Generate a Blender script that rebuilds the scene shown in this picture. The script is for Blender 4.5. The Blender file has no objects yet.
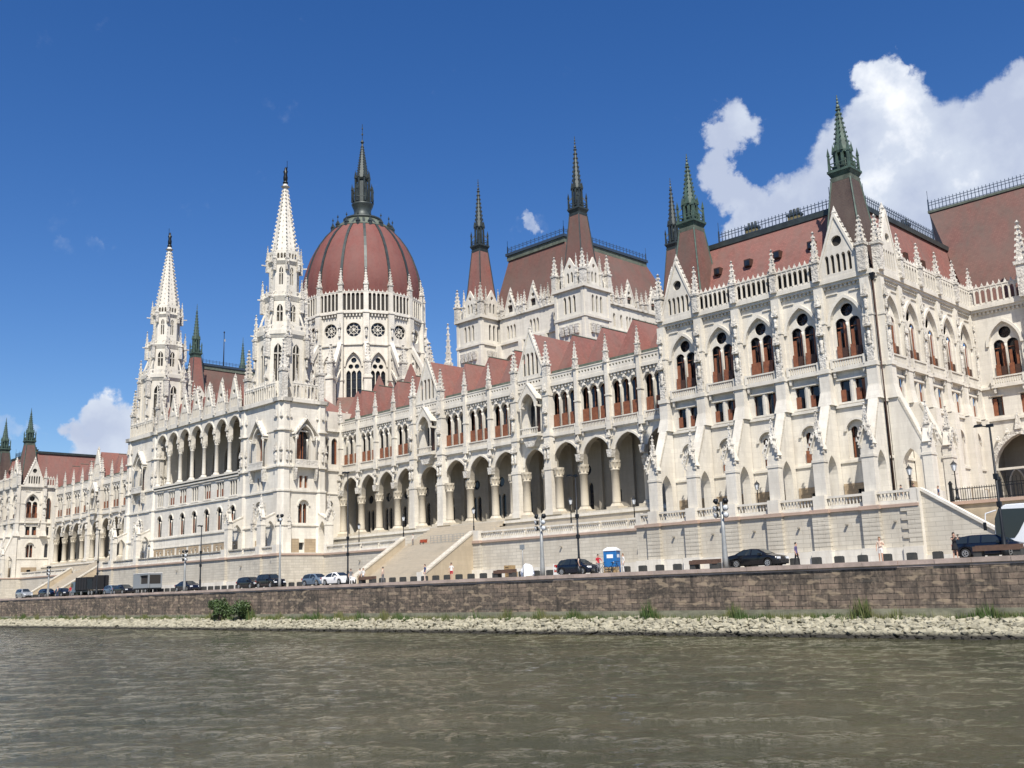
import bpy, bmesh, math, random
from mathutils import Matrix, Vector, noise
random.seed(7)
R = math.radians
scene = bpy.context.scene
COL = scene.collection
I4 = Matrix.Identity(4)
def Tr(x, y, z=0): return Matrix.Translation((x, y, z))
def Rz(d): return Matrix.Rotation(R(d), 4, 'Z')
XC = -172.8                                   # axis of symmetry of the palace
MIR = Matrix.Translation((2*XC, 0, 0)) @ Matrix.Diagonal((-1, 1, 1, 1))
ROAD = 5.2; WATER = 0.4

# ------------------------------------------------------------------ materials
MATS = {}
def nodemat(name):
    m = bpy.data.materials.new(name); m.use_nodes = True
    nt = m.node_tree; b = nt.nodes['Principled BSDF']
    MATS[name] = m
    return m, nt, b
def N(nt, t, **kw):
    n = nt.nodes.new(t)
    for k, v in kw.items():
        if k.startswith('i_'):
            key = k[2:].replace('_', ' ')
            n.inputs[key].default_value = v
        else: setattr(n, k, v)
    return n
def L(nt, a, b): nt.links.new(a, b)
def ramp(nt, fac, stops):
    r = N(nt, 'ShaderNodeValToRGB'); cr = r.color_ramp
    while len(cr.elements) < len(stops): cr.elements.new(0.5)
    for e, (p, c) in zip(cr.elements, stops):
        e.position = p; e.color = (*c, 1) if len(c) == 3 else c
    L(nt, fac, r.inputs[0]); return r.outputs[0]
def mixc(nt, fac, a, b, mode='MIX'):
    m = N(nt, 'ShaderNodeMix', data_type='RGBA', blend_type=mode)
    if isinstance(fac, (int, float)): m.inputs[0].default_value = fac
    else: L(nt, fac, m.inputs[0])
    for s, v in ((6, a), (7, b)):
        if isinstance(v, tuple): m.inputs[s].default_value = (*v, 1)
        else: L(nt, v, m.inputs[s])
    return m.outputs[2]
def wpos(nt, sc=(1, 1, 1), rot=(0, 0, 0)):
    g = N(nt, 'ShaderNodeNewGeometry'); mp = N(nt, 'ShaderNodeMapping')
    mp.inputs['Scale'].default_value = sc; mp.inputs['Rotation'].default_value = rot
    L(nt, g.outputs['Position'], mp.inputs[0]); return mp.outputs[0]
def noisetex(nt, vec, scale, detail=4, rough=.55):
    n = N(nt, 'ShaderNodeTexNoise'); n.inputs['Scale'].default_value = scale
    n.inputs['Detail'].default_value = detail; n.inputs['Roughness'].default_value = rough
    L(nt, vec, n.inputs['Vector']); return n.outputs['Fac']
def bump(nt, b, h, strength, dist):
    n = N(nt, 'ShaderNodeBump'); n.inputs['Strength'].default_value = strength
    n.inputs['Distance'].default_value = dist
    L(nt, h, n.inputs['Height']); L(nt, n.outputs[0], b.inputs['Normal'])
def brickcoord(nt):
    """x = along the wall whichever way it faces, y = height"""
    g = N(nt, 'ShaderNodeNewGeometry'); s = N(nt, 'ShaderNodeSeparateXYZ'); L(nt, g.outputs['Position'], s.inputs[0])
    a = N(nt, 'ShaderNodeMath', operation='ADD'); L(nt, s.outputs[0], a.inputs[0]); L(nt, s.outputs[1], a.inputs[1])
    c = N(nt, 'ShaderNodeCombineXYZ'); L(nt, a.outputs[0], c.inputs[0]); L(nt, s.outputs[2], c.inputs[1])
    return c.outputs[0]
def brick(nt, vec, w, h, c1, c2, mortar, ms=.02, off=.5):
    n = N(nt, 'ShaderNodeTexBrick'); n.offset = off
    n.inputs['Scale'].default_value = 1; n.inputs['Brick Width'].default_value = w
    n.inputs['Row Height'].default_value = h; n.inputs['Mortar Size'].default_value = ms
    n.inputs['Mortar Smooth'].default_value = .3
    n.inputs['Color1'].default_value = (*c1, 1); n.inputs['Color2'].default_value = (*c2, 1); n.inputs['Mortar'].default_value = (*mortar, 1)
    L(nt, vec, n.inputs['Vector']); return n
def stone(name, c, dirt, bw=1.3, bh=.55, var=.91, carve=.0, mort=.84):
    m, nt, b = nodemat(name)
    v = wpos(nt)
    big = noisetex(nt, v, .13, 5, .6)
    streak = noisetex(nt, wpos(nt, (1, 1, .16)), 1.1, 5, .65)
    fine = noisetex(nt, v, 6, 3)
    br = brick(nt, brickcoord(nt), bw, bh, c, tuple(x*var for x in c), tuple(x*mort for x in c))
    col = mixc(nt, ramp(nt, big, [(.42, (0, 0, 0)), (.72, (.55, .55, .55))]), br.outputs[0], dirt)
    col = mixc(nt, ramp(nt, streak, [(.47, (0, 0, 0)), (.72, (.75, .75, .75))]), col, dirt)
    soot = noisetex(nt, wpos(nt, (1, 1, .3)), .42, 6, .7)
    col = mixc(nt, ramp(nt, soot, [(.54, (0, 0, 0)), (.76, (.6, .6, .6))]), col, tuple(x*.72 for x in dirt))
    blk = noisetex(nt, wpos(nt, (.9, .9, 1.9)), 1.0, 1, .3)
    col = mixc(nt, ramp(nt, blk, [(.5, (0, 0, 0)), (.62, (.22, .22, .22))]), col, tuple(x*.78 for x in c))
    col = mixc(nt, ramp(nt, fine, [(.3, (.10, .10, .10)), (.6, (0, 0, 0))]), col, tuple(x*.55 for x in c))
    L(nt, col, b.inputs['Base Color']); b.inputs['Roughness'].default_value = .85
    b.inputs['Specular IOR Level'].default_value = .25
    if carve:
        h = noisetex(nt, v, 3.2, 3, .6); bump(nt, b, h, carve, .25)
    else:
        h = mixc(nt, .35, br.outputs['Fac'], fine); bump(nt, b, h, .25, -.03)
    return m
stone('white_stone', (.76, .72, .63), (.52, .48, .41))
stone('carved_stone', (.72, .69, .62), (.38, .34, .28), carve=.9)
stone('shaded_stone', (.34, .31, .255), (.25, .225, .18))  # white stone darkened: shade of arcades and recesses is put into the colour
stone('warm_stone', (.50, .42, .30), (.36, .30, .22), 1.5, .62, .85)
stone('terrace_stone', (.62, .575, .48), (.42, .38, .31), 1.5, .42, .84, mort=.48)
stone('pink_stone', (.50, .36, .28), (.38, .30, .24), 1.6, .5)
stone('column_stone', (.60, .54, .43), (.44, .39, .30), 3, 1.4)
stone('step_stone', (.56, .49, .38), (.46, .41, .33), 2.5, .17, mort=.72)
stone('ashlar_rough', (.42, .33, .22), (.32, .25, .18), 1.1, .42, .75, mort=.5)

def quay_mat():
    m, nt, b = nodemat('quay_masonry'); v = wpos(nt)
    br = brick(nt, brickcoord(nt), 1.05, .38, (.28, .205, .150), (.14, .110, .086), (.045, .036, .03), .03)
    br2 = brick(nt, brickcoord(nt), 1.35, .43, (1, 1, 1), (0, 0, 0), (.3, .3, .3), .0); br2.inputs['Bias'].default_value = .5
    big = noisetex(nt, wpos(nt, (.5, 1, 1.4)), .35, 5, .65)
    col = mixc(nt, ramp(nt, big, [(.42, (0, 0, 0)), (.62, (.9, .9, .9))]), br.outputs[0], (.050, .042, .034))
    fine = noisetex(nt, v, 4, 5, .7)
    col = mixc(nt, ramp(nt, fine, [(.45, (0, 0, 0)), (.75, (.75, .75, .75))]), col, (.32, .25, .18))
    st = noisetex(nt, wpos(nt, (1, 1, .12)), 1.6, 5, .7)
    col = mixc(nt, ramp(nt, st, [(.46, (0, 0, 0)), (.66, (.8, .8, .8))]), col, (.038, .032, .026))
    patch = noisetex(nt, wpos(nt, (.7, 1, 1.6)), 1.3, 2, .5)
    col = mixc(nt, ramp(nt, patch, [(.56, (0, 0, 0)), (.64, (.6, .6, .6))]), col, (.40, .31, .21))
    lich = noisetex(nt, wpos(nt, (.4, 1, 2)), .8, 4)
    col = mixc(nt, ramp(nt, lich, [(.6, (0, 0, 0)), (.8, (.5, .5, .5))]), col, (.13, .13, .11))
    L(nt, col, b.inputs['Base Color']); b.inputs['Roughness'].default_value = .9
    h = mixc(nt, .5, br.outputs['Fac'], fine); bump(nt, b, h, .7, -.06)
quay_mat()
def simple(name, c, c2=None, rough=.6, metal=0, scale=3, spec=.5, bmp=0, **kw):
    m, nt, b = nodemat(name)
    if c2:
        f = noisetex(nt, wpos(nt, kw.get('sc', (1, 1, 1))), scale, 5, .65)
        L(nt, mixc(nt, ramp(nt, f, [(.35, (0, 0, 0)), (.68, (1, 1, 1))]), c, c2), b.inputs['Base Color'])
        if bmp: bump(nt, b, f, bmp, .1)
    else: b.inputs['Base Color'].default_value = (*c, 1)
    b.inputs['Roughness'].default_value = rough; b.inputs['Metallic'].default_value = metal
    b.inputs['Specular IOR Level'].default_value = spec
    return m
def roof(name, c, c2, c3):
    m, nt, b = nodemat(name); v = wpos(nt)
    br = brick(nt, brickcoord(nt), .30, .2, c, c2, tuple(x*.6 for x in c), .02)
    st = noisetex(nt, wpos(nt, (1, 1, .22)), .6, 5, .65)
    col = mixc(nt, ramp(nt, st, [(.40, (0, 0, 0)), (.66, (.85, .85, .85))]), br.outputs[0], c3)
    pt = noisetex(nt, v, 1.4, 4, .7); col = mixc(nt, ramp(nt, pt, [(.5, (0, 0, 0)), (.7, (.4, .4, .4))]), col, tuple(x*.6 for x in c2))
    big = noisetex(nt, v, .16, 3, .5); col = mixc(nt, ramp(nt, big, [(.4, (0, 0, 0)), (.65, (.35, .35, .35))]), col, tuple(x*1.35 for x in c3))
    L(nt, col, b.inputs['Base Color']); b.inputs['Roughness'].default_value = .68; b.inputs['Specular IOR Level'].default_value = .3
    bump(nt, b, br.outputs['Fac'], .3, -.03)
roof('roof_tile', (.31, .130, .105), (.24, .098, .080), (.20, .12, .10))
roof('dome_tile', (.215, .075, .062), (.185, .064, .054), (.17, .078, .066))
roof('weathered_tile', (.095, .062, .055), (.065, .045, .041), (.11, .085, .07))
roof('old_tile', (.215, .105, .085), (.17, .083, .068), (.13, .095, .078))
simple('copper_green', (.075, .125, .095), (.03, .048, .038), .6, 0, 1.5)
simple('copper_pale', (.15, .17, .13), (.07, .085, .065), .7, 0, 1.5)
simple('dark_lead', (.035, .042, .043), (.06, .075, .07), .5, .3, 1.2)
simple('iron', (.015, .018, .022), None, .5, .4)
simple('iron_blue', (.05, .075, .11), None, .5, .3)
simple('bronze', (.02, .022, .022), None, .4, .6)
simple('gold_trim', (.5, .42, .3), None, .4, .3)
simple('glass_dark', (.012, .014, .018), (.03, .035, .045), .12, 0, .8, .6)
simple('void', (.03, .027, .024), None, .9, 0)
simple('wood_red', (.26, .095, .042), (.15, .05, .024), .55, 0, 2.2)
simple('wood_dark', (.07, .03, .018), (.035, .018, .012), .6, 0, 3)
simple('ochre', (.22, .19, .09), (.15, .12, .06), .8)
simple('grey_pole', (.36, .37, .36), (.28, .29, .28), .5, .3)
simple('asphalt', (.055, .055, .055), (.075, .07, .065), .9)
simple('paving', (.30, .27, .23), (.24, .21, .18), .9)
simple('kerb', (.42, .36, .30), (.34, .29, .24), .85)
simple('coping', (.50, .39, .33), (.30, .24, .20), .85, 0, .7, bmp=.4)
simple('concrete_band', (.27, .26, .18), (.115, .115, .078), .9, 0, 1.3, sc=(.5, 1, 1.2), bmp=.5)
simple('block_dark', (.035, .037, .035), (.055, .055, .05), .7)
simple('white_paint', (.78, .78, .76), None, .35)
simple('bus_white', (.80, .82, .84), None, .25)
simple('paint_black', (.008, .009, .012), None, .18)
simple('paint_navy', (.006, .010, .022), None, .18)
simple('paint_bluegrey', (.10, .14, .19), None, .25)
simple('paint_silver', (.35, .37, .38), None, .25, .4)
simple('paint_red', (.42, .03, .02), None, .35)
simple('paint_orange', (.38, .07, .03), None, .4)
simple('paint_green', (.02, .10, .05), None, .4)
simple('trailer_grey', (.24, .26, .27), None, .5)
simple('rubber', (.015, .015, .015), None, .85)
simple('rim', (.42, .43, .44), None, .35, .5)
simple('car_glass', (.02, .028, .035), None, .06)
simple('lens', (.75, .78, .80), None, .1)
simple('lens_red', (.35, .01, .01), None, .2)
simple('plastic_blue', (.02, .16, .42), (.015, .12, .34), .45)
simple('plastic_white', (.8, .82, .84), None, .4)
simple('plank', (.13, .075, .05), (.085, .052, .036), .7, 0, 4)
simple('wood_pale', (.40, .28, .14), (.28, .19, .09), .8, 0, 3)
simple('skin', (.50, .30, .21), None, .6)
simple('hair_dark', (.02, .014, .010), None, .7)
simple('hair_light', (.20, .12, .06), None, .7)
simple('cloth_black', (.012, .012, .014), None, .9)
simple('cloth_white', (.70, .68, .64), None, .9)
simple('cloth_cream', (.62, .48, .38), None, .9)
simple('cloth_purple', (.09, .075, .17), None, .9)
simple('cloth_red', (.40, .02, .035), None, .9)
simple('cloth_blue', (.03, .06, .16), None, .9)
simple('cloth_grey', (.16, .16, .17), None, .9)
simple('leaf', (.045, .085, .018), (.075, .12, .03), .6, 0, 2)
simple('leaf_dark', (.022, .045, .012), (.04, .07, .02), .6, 0, 2)
simple('grass', (.10, .13, .035), (.16, .15, .06), .8, 0, 1)
simple('twig', (.06, .045, .03), None, .9)
def rock_mat():
    m, nt, b = nodemat('riprap'); v = wpos(nt)
    vo = N(nt, 'ShaderNodeTexVoronoi'); vo.inputs['Scale'].default_value = 2.2; L(nt, v, vo.inputs['Vector'])
    s = N(nt, 'ShaderNodeSeparateColor'); L(nt, vo.outputs['Color'], s.inputs[0])
    col = mixc(nt, s.outputs[0], (.44, .41, .30), (.23, .215, .155))
    f = noisetex(nt, v, 5, 5, .7)
    col = mixc(nt, ramp(nt, f, [(.4, (0, 0, 0)), (.75, (.6, .6, .6))]), col, (.22, .20, .15))
    g = N(nt, 'ShaderNodeNewGeometry'); z = N(nt, 'ShaderNodeSeparateXYZ'); L(nt, g.outputs['Position'], z.inputs[0])
    # the stones the river keeps wet are stained dark
    mr = N(nt, 'ShaderNodeMapRange'); mr.inputs[1].default_value = WATER+.16; mr.inputs[2].default_value = WATER+.40
    mr.inputs[3].default_value = 1; mr.inputs[4].default_value = 0; L(nt, z.outputs[2], mr.inputs[0])
    col = mixc(nt, mr.outputs[0], col, (.022, .020, .014))
    L(nt, col, b.inputs['Base Color']); b.inputs['Roughness'].default_value = .9
    bump(nt, b, f, .5, .08)
rock_mat()
def water_mat():
    m, nt, b = nodemat('river_water')
    v = wpos(nt, (1, 1, 1), (0, 0, R(-40)))
    v2 = wpos(nt, (.9, 1, 1), (0, 0, R(-48)))
    n1 = noisetex(nt, v2, 1.4, 3, .6); n2 = noisetex(nt, v2, 4.0, 4, .62); n3 = noisetex(nt, v, .07, 3, .5)
    n4 = noisetex(nt, wpos(nt, (.9, 1, 1), (0, 0, R(-44))), 9, 3, .6)
    def madd(x, k, y=None):
        q = N(nt, 'ShaderNodeMath', operation='MULTIPLY'); L(nt, x, q.inputs[0]); q.inputs[1].default_value = k
        if y is None: return q.outputs[0]
        p = N(nt, 'ShaderNodeMath', operation='ADD'); L(nt, q.outputs[0], p.inputs[0]); L(nt, y, p.inputs[1]); return p.outputs[0]
    h = madd(n1, .5, madd(n2, .42, madd(n4, .16)))
    mod = N(nt, 'ShaderNodeMapRange'); mod.inputs[1].default_value = .3; mod.inputs[2].default_value = .7
    mod.inputs[3].default_value = .3; mod.inputs[4].default_value = 1.35; L(nt, n3, mod.inputs[0])
    hh = N(nt, 'ShaderNodeMath', operation='MULTIPLY'); L(nt, h, hh.inputs[0]); L(nt, mod.outputs[0], hh.inputs[1])
    bump(nt, b, hh.outputs[0], 1.0, .50)
    col = mixc(nt, ramp(nt, n3, [(.35, (0, 0, 0)), (.65, (1, 1, 1))]), (.054, .050, .020), (.036, .039, .020))
    L(nt, col, b.inputs['Base Color']); b.inputs['Roughness'].default_value = .035
    b.inputs['IOR'].default_value = 1.33
water_mat()

# ------------------------------------------------------------------ mesh builder
class MB:
    def __init__(s): s.v = []; s.f = []; s.mi = []; s.ms = []; s.T = I4; s.smooth = []
    def m(s, name):
        if name not in s.ms: s.ms.append(name)
        return s.ms.index(name)
    def add(s, vs, fs, mat, smooth=False):
        o = len(s.v); k = s.m(mat); T = s.T
        if T is I4: s.v += [tuple(p) for p in vs]
        else: s.v += [tuple(T @ Vector(p)) for p in vs]
        for f in fs: s.f.append([i+o for i in f]); s.mi.append(k); s.smooth.append(smooth)
    def box(s, x0, x1, y0, y1, z0, z1, mat='white_stone'):
        vs = [(x0,y0,z0),(x1,y0,z0),(x1,y1,z0),(x0,y1,z0),(x0,y0,z1),(x1,y0,z1),(x1,y1,z1),(x0,y1,z1)]
        s.add(vs, [(0,3,2,1),(4,5,6,7),(0,1,5,4),(1,2,6,5),(2,3,7,6),(3,0,4,7)], mat)
    def frus(s, cx, cy, z0, z1, a0, a1, mat='white_stone', n=4, rot=None, cap=True, smooth=False, b0=None, b1=None):
        """n-gon frustum; a = half width across flats; a1 = 0 makes a point"""
        if rot is None: rot = math.pi/n
        k = 1/math.cos(math.pi/n)
        def ring(a, z, b): return [(cx+a*k*math.cos(rot+2*math.pi*i/n), cy+(b if b is not None else a)*k*math.sin(rot+2*math.pi*i/n), z) for i in range(n)]
        vs = ring(a0, z0, b0)
        if a1 <= 0:
            vs.append((cx, cy, z1)); fs = [(i, (i+1) % n, n) for i in range(n)]
        else:
            vs += ring(a1, z1, b1); fs = [(i, (i+1) % n, n+(i+1) % n, n+i) for i in range(n)]
            if cap: fs.append(tuple(range(n, 2*n)))
        if cap: fs.append(tuple(reversed(range(n))))
        s.add(vs, fs, mat, smooth)
    def lathe(s, cx, cy, prof, mat, n=12, smooth=True):
        vs = []; fs = []
        for r, z in prof: vs += [(cx+r*math.cos(2*math.pi*i/n), cy+r*math.sin(2*math.pi*i/n), z) for i in range(n)]
        for j in range(len(prof)-1):
            for i in range(n): fs.append((j*n+i, j*n+(i+1) % n, (j+1)*n+(i+1) % n, (j+1)*n+i))
        fs.append(tuple(reversed(range(n)))); fs.append(tuple(range((len(prof)-1)*n, len(prof)*n)))
        s.add(vs, fs, mat, smooth)
    def tube(s, p, q, r, mat, n=6, r2=None):
        p = Vector(p); q = Vector(q); d = (q-p); 
        if d.length < 1e-6: return
        u = d.orthogonal().normalized(); w = d.normalized().cross(u); r2 = r if r2 is None else r2
        vs = [p+(u*math.cos(2*math.pi*i/n)+w*math.sin(2*math.pi*i/n))*r for i in range(n)]
        vs += [q+(u*math.cos(2*math.pi*i/n)+w*math.sin(2*math.pi*i/n))*r2 for i in range(n)]
        fs = [(i, (i+1) % n, n+(i+1) % n, n+i) for i in range(n)]+[tuple(reversed(range(n))), tuple(range(n, 2*n))]
        s.add(vs, fs, mat, n > 6)
    def bar(s, p, q, w, h, mat):
        """rectangular bar p->q, w horizontal width, h height"""
        p = Vector(p); q = Vector(q); d = (q-p).normalized(); side = Vector((0,0,1)).cross(d)
        if side.length < 1e-4: side = Vector((1,0,0))
        side.normalize(); up = d.cross(side)
        c = [side*w/2+up*h/2, -side*w/2+up*h/2, -side*w/2-up*h/2, side*w/2-up*h/2]
        vs = [p+k for k in c]+[q+k for k in c]
        s.add(vs, [(0,1,2,3),(7,6,5,4),(0,4,5,1),(1,5,6,2),(2,6,7,3),(3,7,4,0)], mat)
    def prism(s, poly, y0, y1, mat):
        """polygon in (x,z) extruded along y"""
        n = len(poly); vs = [(x, y0, z) for x, z in poly]+[(x, y1, z) for x, z in poly]
        s.add(vs, [tuple(range(n)), tuple(reversed(range(n, 2*n)))]+[(i, n+i, n+(i+1) % n, (i+1) % n) for i in range(n)], mat)
    def panel(s, x0, x1, z0, top, ops=(), y=0., d=.3, mat='white_stone', back=False, edges=False, inner=None):
        """wall sheet facing -y, pierced by openings with real reveals of depth d.
        ops: ('rect',xc,w,zs,zt) ('arch',xc,w,zs,zspring,ztop) ('circ',xc,zc,r)"""
        inner = inner or mat
        tp = (lambda x: top) if not isinstance(top, (list, tuple)) else None
        X = {x0, x1}
        if tp is None:
            pts = top; X |= {p[0] for p in pts}
            def tp(x):
                for (a, za), (b, zb) in zip(pts, pts[1:]):
                    if a-1e-9 <= x <= b+1e-9: return za+(zb-za)*(x-a)/max(b-a, 1e-9)
                return pts[-1][1]
        fn = []
        for o in ops:
            if o[0] == 'rect':
                _, xc, w, zs, zt = o; xs = [xc-w, xc+w]; lo = (lambda x, zs=zs: zs); up = (lambda x, zt=zt: zt)
            elif o[0] == 'arch':
                _, xc, w, zs, zp, zt = o; h = zt-zp
                r = (w*w+h*h)/(2*w); k = r-w
                xs = [xc+w*t for t in (-1, -.96, -.85, -.66, -.35, 0, .35, .66, .85, .96, 1)]
                lo = (lambda x, zs=zs: zs)
                if h >= w*.98: up = (lambda x, xc=xc, k=k, r=r, zp=zp: zp+math.sqrt(max(0, r*r-(min(abs(x-xc), r-k)+k)**2)))
                else: up = (lambda x, xc=xc, w=w, h=h, zp=zp: zp+h*math.sqrt(max(0, 1-((x-xc)/w)**2)))
            else:
                _, xc, zc, rr = o; xs = [xc+rr*math.cos(math.pi*i/10) for i in range(10, -1, -1)]
                lo = (lambda x, xc=xc, zc=zc, rr=rr: zc-math.sqrt(max(0, rr*rr-(x-xc)**2)))
                up = (lambda x, xc=xc, zc=zc, rr=rr: zc+math.sqrt(max(0, rr*rr-(x-xc)**2)))
            X |= set(xs); fn.append((min(xs), max(xs), lo, up, xs))
        X = sorted(x for x in X if x0-1e-9 <= x <= x1+1e-9)
        X = [x for i, x in enumerate(X) if i == 0 or x-X[i-1] > 1e-5]
        vs = []; fs = []
        def q(a, b, c, e, yy):
            o = len(vs); vs.extend([(a[0], yy, a[1]), (b[0], yy, b[1]), (c[0], yy, c[1]), (e[0], yy, e[1])]); fs.append((o, o+1, o+2, o+3))
        for a, b in zip(X, X[1:]):
            mx = (a+b)/2; act = sorted([f for f in fn if f[0] < mx < f[1]], key=lambda f: f[2](mx))
            la, lb = z0, z0
            for f in act+[None]:
                if f: ua, ub = max(f[2](a), la), max(f[2](b), lb)
                else: ua, ub = max(tp(a), la), max(tp(b), lb)
                if ua-la > 1e-4 or ub-lb > 1e-4:
                    q((a, la), (b, lb), (b, ub), (a, ua), y)
                    if back: q((b, lb), (a, la), (a, ua), (b, ub), y+d)
                if f: la, lb = max(f[3](a), z0), max(f[3](b), z0)
        s.add(vs, fs, mat)
        vs = []; fs = []
        def rv(a, b):
            if abs(a[0]-b[0])+abs(a[1]-b[1]) < 1e-4: return
            o = len(vs); vs.extend([(a[0], y, a[1]), (b[0], y, b[1]), (b[0], y+d, b[1]), (a[0], y+d, a[1])]); fs.append((o, o+1, o+2, o+3))
        for xa, xb, lo, up, xs in fn:
            xs = sorted(xs)
            for a, b in zip(xs, xs[1:]):
                rv((b, up(b)), (a, up(a)))
                if lo(a) > z0+1e-3 or lo(b) > z0+1e-3: rv((a, lo(a)), (b, lo(b)))
            rv((xs[0], max(up(xs[0]), z0)), (xs[0], max(lo(xs[0]), z0))); rv((xs[-1], max(lo(xs[-1]), z0)), (xs[-1], max(up(xs[-1]), z0)))
        s.add(vs, fs, inner)
        if edges:
            vs = []; fs = []
            rv((x0, z0), (x0, tp(x0))); rv((x1, tp(x1)), (x1, z0))
            for a, b in zip(X, X[1:]): rv((a, tp(a)), (b, tp(b)))
            s.add(vs, fs, mat)
    def archband(s, xc, w, zp, zt, t, y0, y1, mat, legs=0.):
        """raised moulding following a pointed arch; t = thickness outside the opening"""
        h = zt-zp; r = (w*w+h*h)/(2*w); k = r-w
        pts_i = []; pts_o = []
        n = 7
        amax = math.acos(min(1, k/r)) if r > 0 else math.pi/2
        for sgn in (-1, 1):
            seq = [amax*i/n for i in range(n+1)]
            if sgn == 1: seq = seq[::-1]
            for a in seq:
                pts_i.append((xc+sgn*(r*math.cos(a)-k), zp+r*math.sin(a)))
                ro = r+t; ao = a
                xo = ro*math.cos(a)-k
                pts_o.append((xc+sgn*max(xo, 0), zp+ro*math.sin(a)))
        if legs: pts_i = [(xc-w, zp-legs)]+pts_i+[(xc+w, zp-legs)]; pts_o = [(xc-w-t, zp-legs)]+pts_o+[(xc+w+t, zp-legs)]
        m_ = len(pts_i); vs = [(x, y0, z) for x, z in pts_i]+[(x, y0, z) for x, z in pts_o]+[(x, y1, z) for x, z in pts_i]+[(x, y1, z) for x, z in pts_o]
        fs = []
        for i in range(m_-1):
            fs += [(i, i+1, m_+i+1, m_+i), (m_+i, m_+i+1, 3*m_+i+1, 3*m_+i), (2*m_+i, 2*m_+i+1, i+1, i)]
        fs += [(0, m_, 3*m_, 2*m_), (m_-1, 3*m_-1, 4*m_-1, 2*m_-1)]
        s.add(vs, fs, mat)
    def mesh(s, name):
        me = bpy.data.meshes.new(name); me.from_pydata(s.v, [], s.f)
        for k in s.ms: me.materials.append(MATS[k])
        me.polygons.foreach_set('material_index', s.mi)
        me.polygons.foreach_set('use_smooth', s.smooth)
        me.update(); return me
    def build(s, name, parent=None, M=None):
        return inst(name, s.mesh(name), parent, M)
def inst(name, me, parent=None, M=None):
    o = bpy.data.objects.new(name, me); COL.objects.link(o)
    if parent is not None: o.parent = parent
    if M is not None: o.matrix_basis = M
    return o
def tag(o, label=None, cat=None, group=None, kind=None):
    if label: o['label'] = label
    if cat: o['category'] = cat
    if group: o['group'] = group
    if kind: o['kind'] = kind
    return o
def empty(name, M, label, cat, group=None):
    o = bpy.data.objects.new(name, None); COL.objects.link(o); o.matrix_basis = M; o.empty_display_size = .3
    return tag(o, label, cat, group)
def copy_tree(o, parent=None, M=None):
    c = o.copy(); COL.objects.link(c); c.parent = parent
    if M is not None: c.matrix_basis = M
    for ch in list(o.children): copy_tree(ch, c)
    return c

# ------------------------------------------------------------------ shared gothic pieces (cached meshes)
CACHE = {}
def cached(key, fn):
    if key not in CACHE: CACHE[key] = fn()
    return CACHE[key]
def crockets(b, cx, cy, z0, z1, a0, a1, n, mat, s=.09, N=4, rot=None):
    if rot is None: rot = math.pi/N
    k = 1/math.cos(math.pi/N)
    for j in range(n):
        t = (j+.5)/n; a = (a0+(a1-a0)*t)*k+s*.5; z = z0+(z1-z0)*t
        for i in range(N):
            an = rot+2*math.pi*i/N; x = cx+a*math.cos(an); y = cy+a*math.sin(an)
            b.frus(x, y, z-s, z+s*1.3, s*.8, s*.35, mat)
def pinn(b, cx, cy, z0, z1, w, mat='carved_stone', shaft=.45, nc=4):
    """crocketed pinnacle: square shaft, gablets, pyramid, finial"""
    zs = z0+(z1-z0)*shaft
    b.frus(cx, cy, z0, zs, w, w, mat)
    b.frus(cx, cy, zs-.12*(z1-z0)*.4, zs, w*1.25, w*1.3, mat)
    for i in range(4):                                   # four gablets
        an = i*math.pi/2
        b.frus(cx+w*.75*math.cos(an), cy+w*.75*math.sin(an), zs, zs+w*1.5, w*.5, 0, mat)
    ze = z1-w*.9
    b.frus(cx, cy, zs, ze, w*.85, w*.12, mat)
    crockets(b, cx, cy, zs+.1, ze, w*.85, w*.12, nc, mat, s=w*.24)
    b.frus(cx, cy, ze-.02, ze+w*.35, w*.14, w*.42, mat); b.frus(cx, cy, ze+w*.35, z1, w*.3, 0, mat)
def pin_mesh(h, w, shaft=.45, nc=4, mat='carved_stone'):
    def f():
        b = MB(); pinn(b, 0, 0, 0, h, w, mat, shaft, nc); return b.mesh('pinnacle')
    return cached(('pin', h, w, shaft, nc, mat), f)
def statue(b, x, y, z, h=1.7, mat='carved_stone'):
    b.lathe(x, y, [(.20*h/1.7, z), (.25*h/1.7, z+.15*h), (.17*h/1.7, z+.5*h), (.24*h/1.7, z+.76*h), (.10*h/1.7, z+.84*h), (.13*h/1.7, z+.92*h), (.05*h/1.7, z+h)], mat, 6)
def canopy(b, x, y, z, w=.45, h=1.6, mat='carved_stone'):
    b.frus(x, y, z, z+.25, w, w, mat); b.frus(x, y, z+.25, z+h, w*.6, 0, mat)
    for sx in (-1, 1): b.frus(x+sx*w*.8, y-w*.5, z+.1, z+.8*h*.8, .12, 0, mat)
    b.frus(x, y-w*.7, z+.2, z+.7*h, w*.4, 0, mat)

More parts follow.
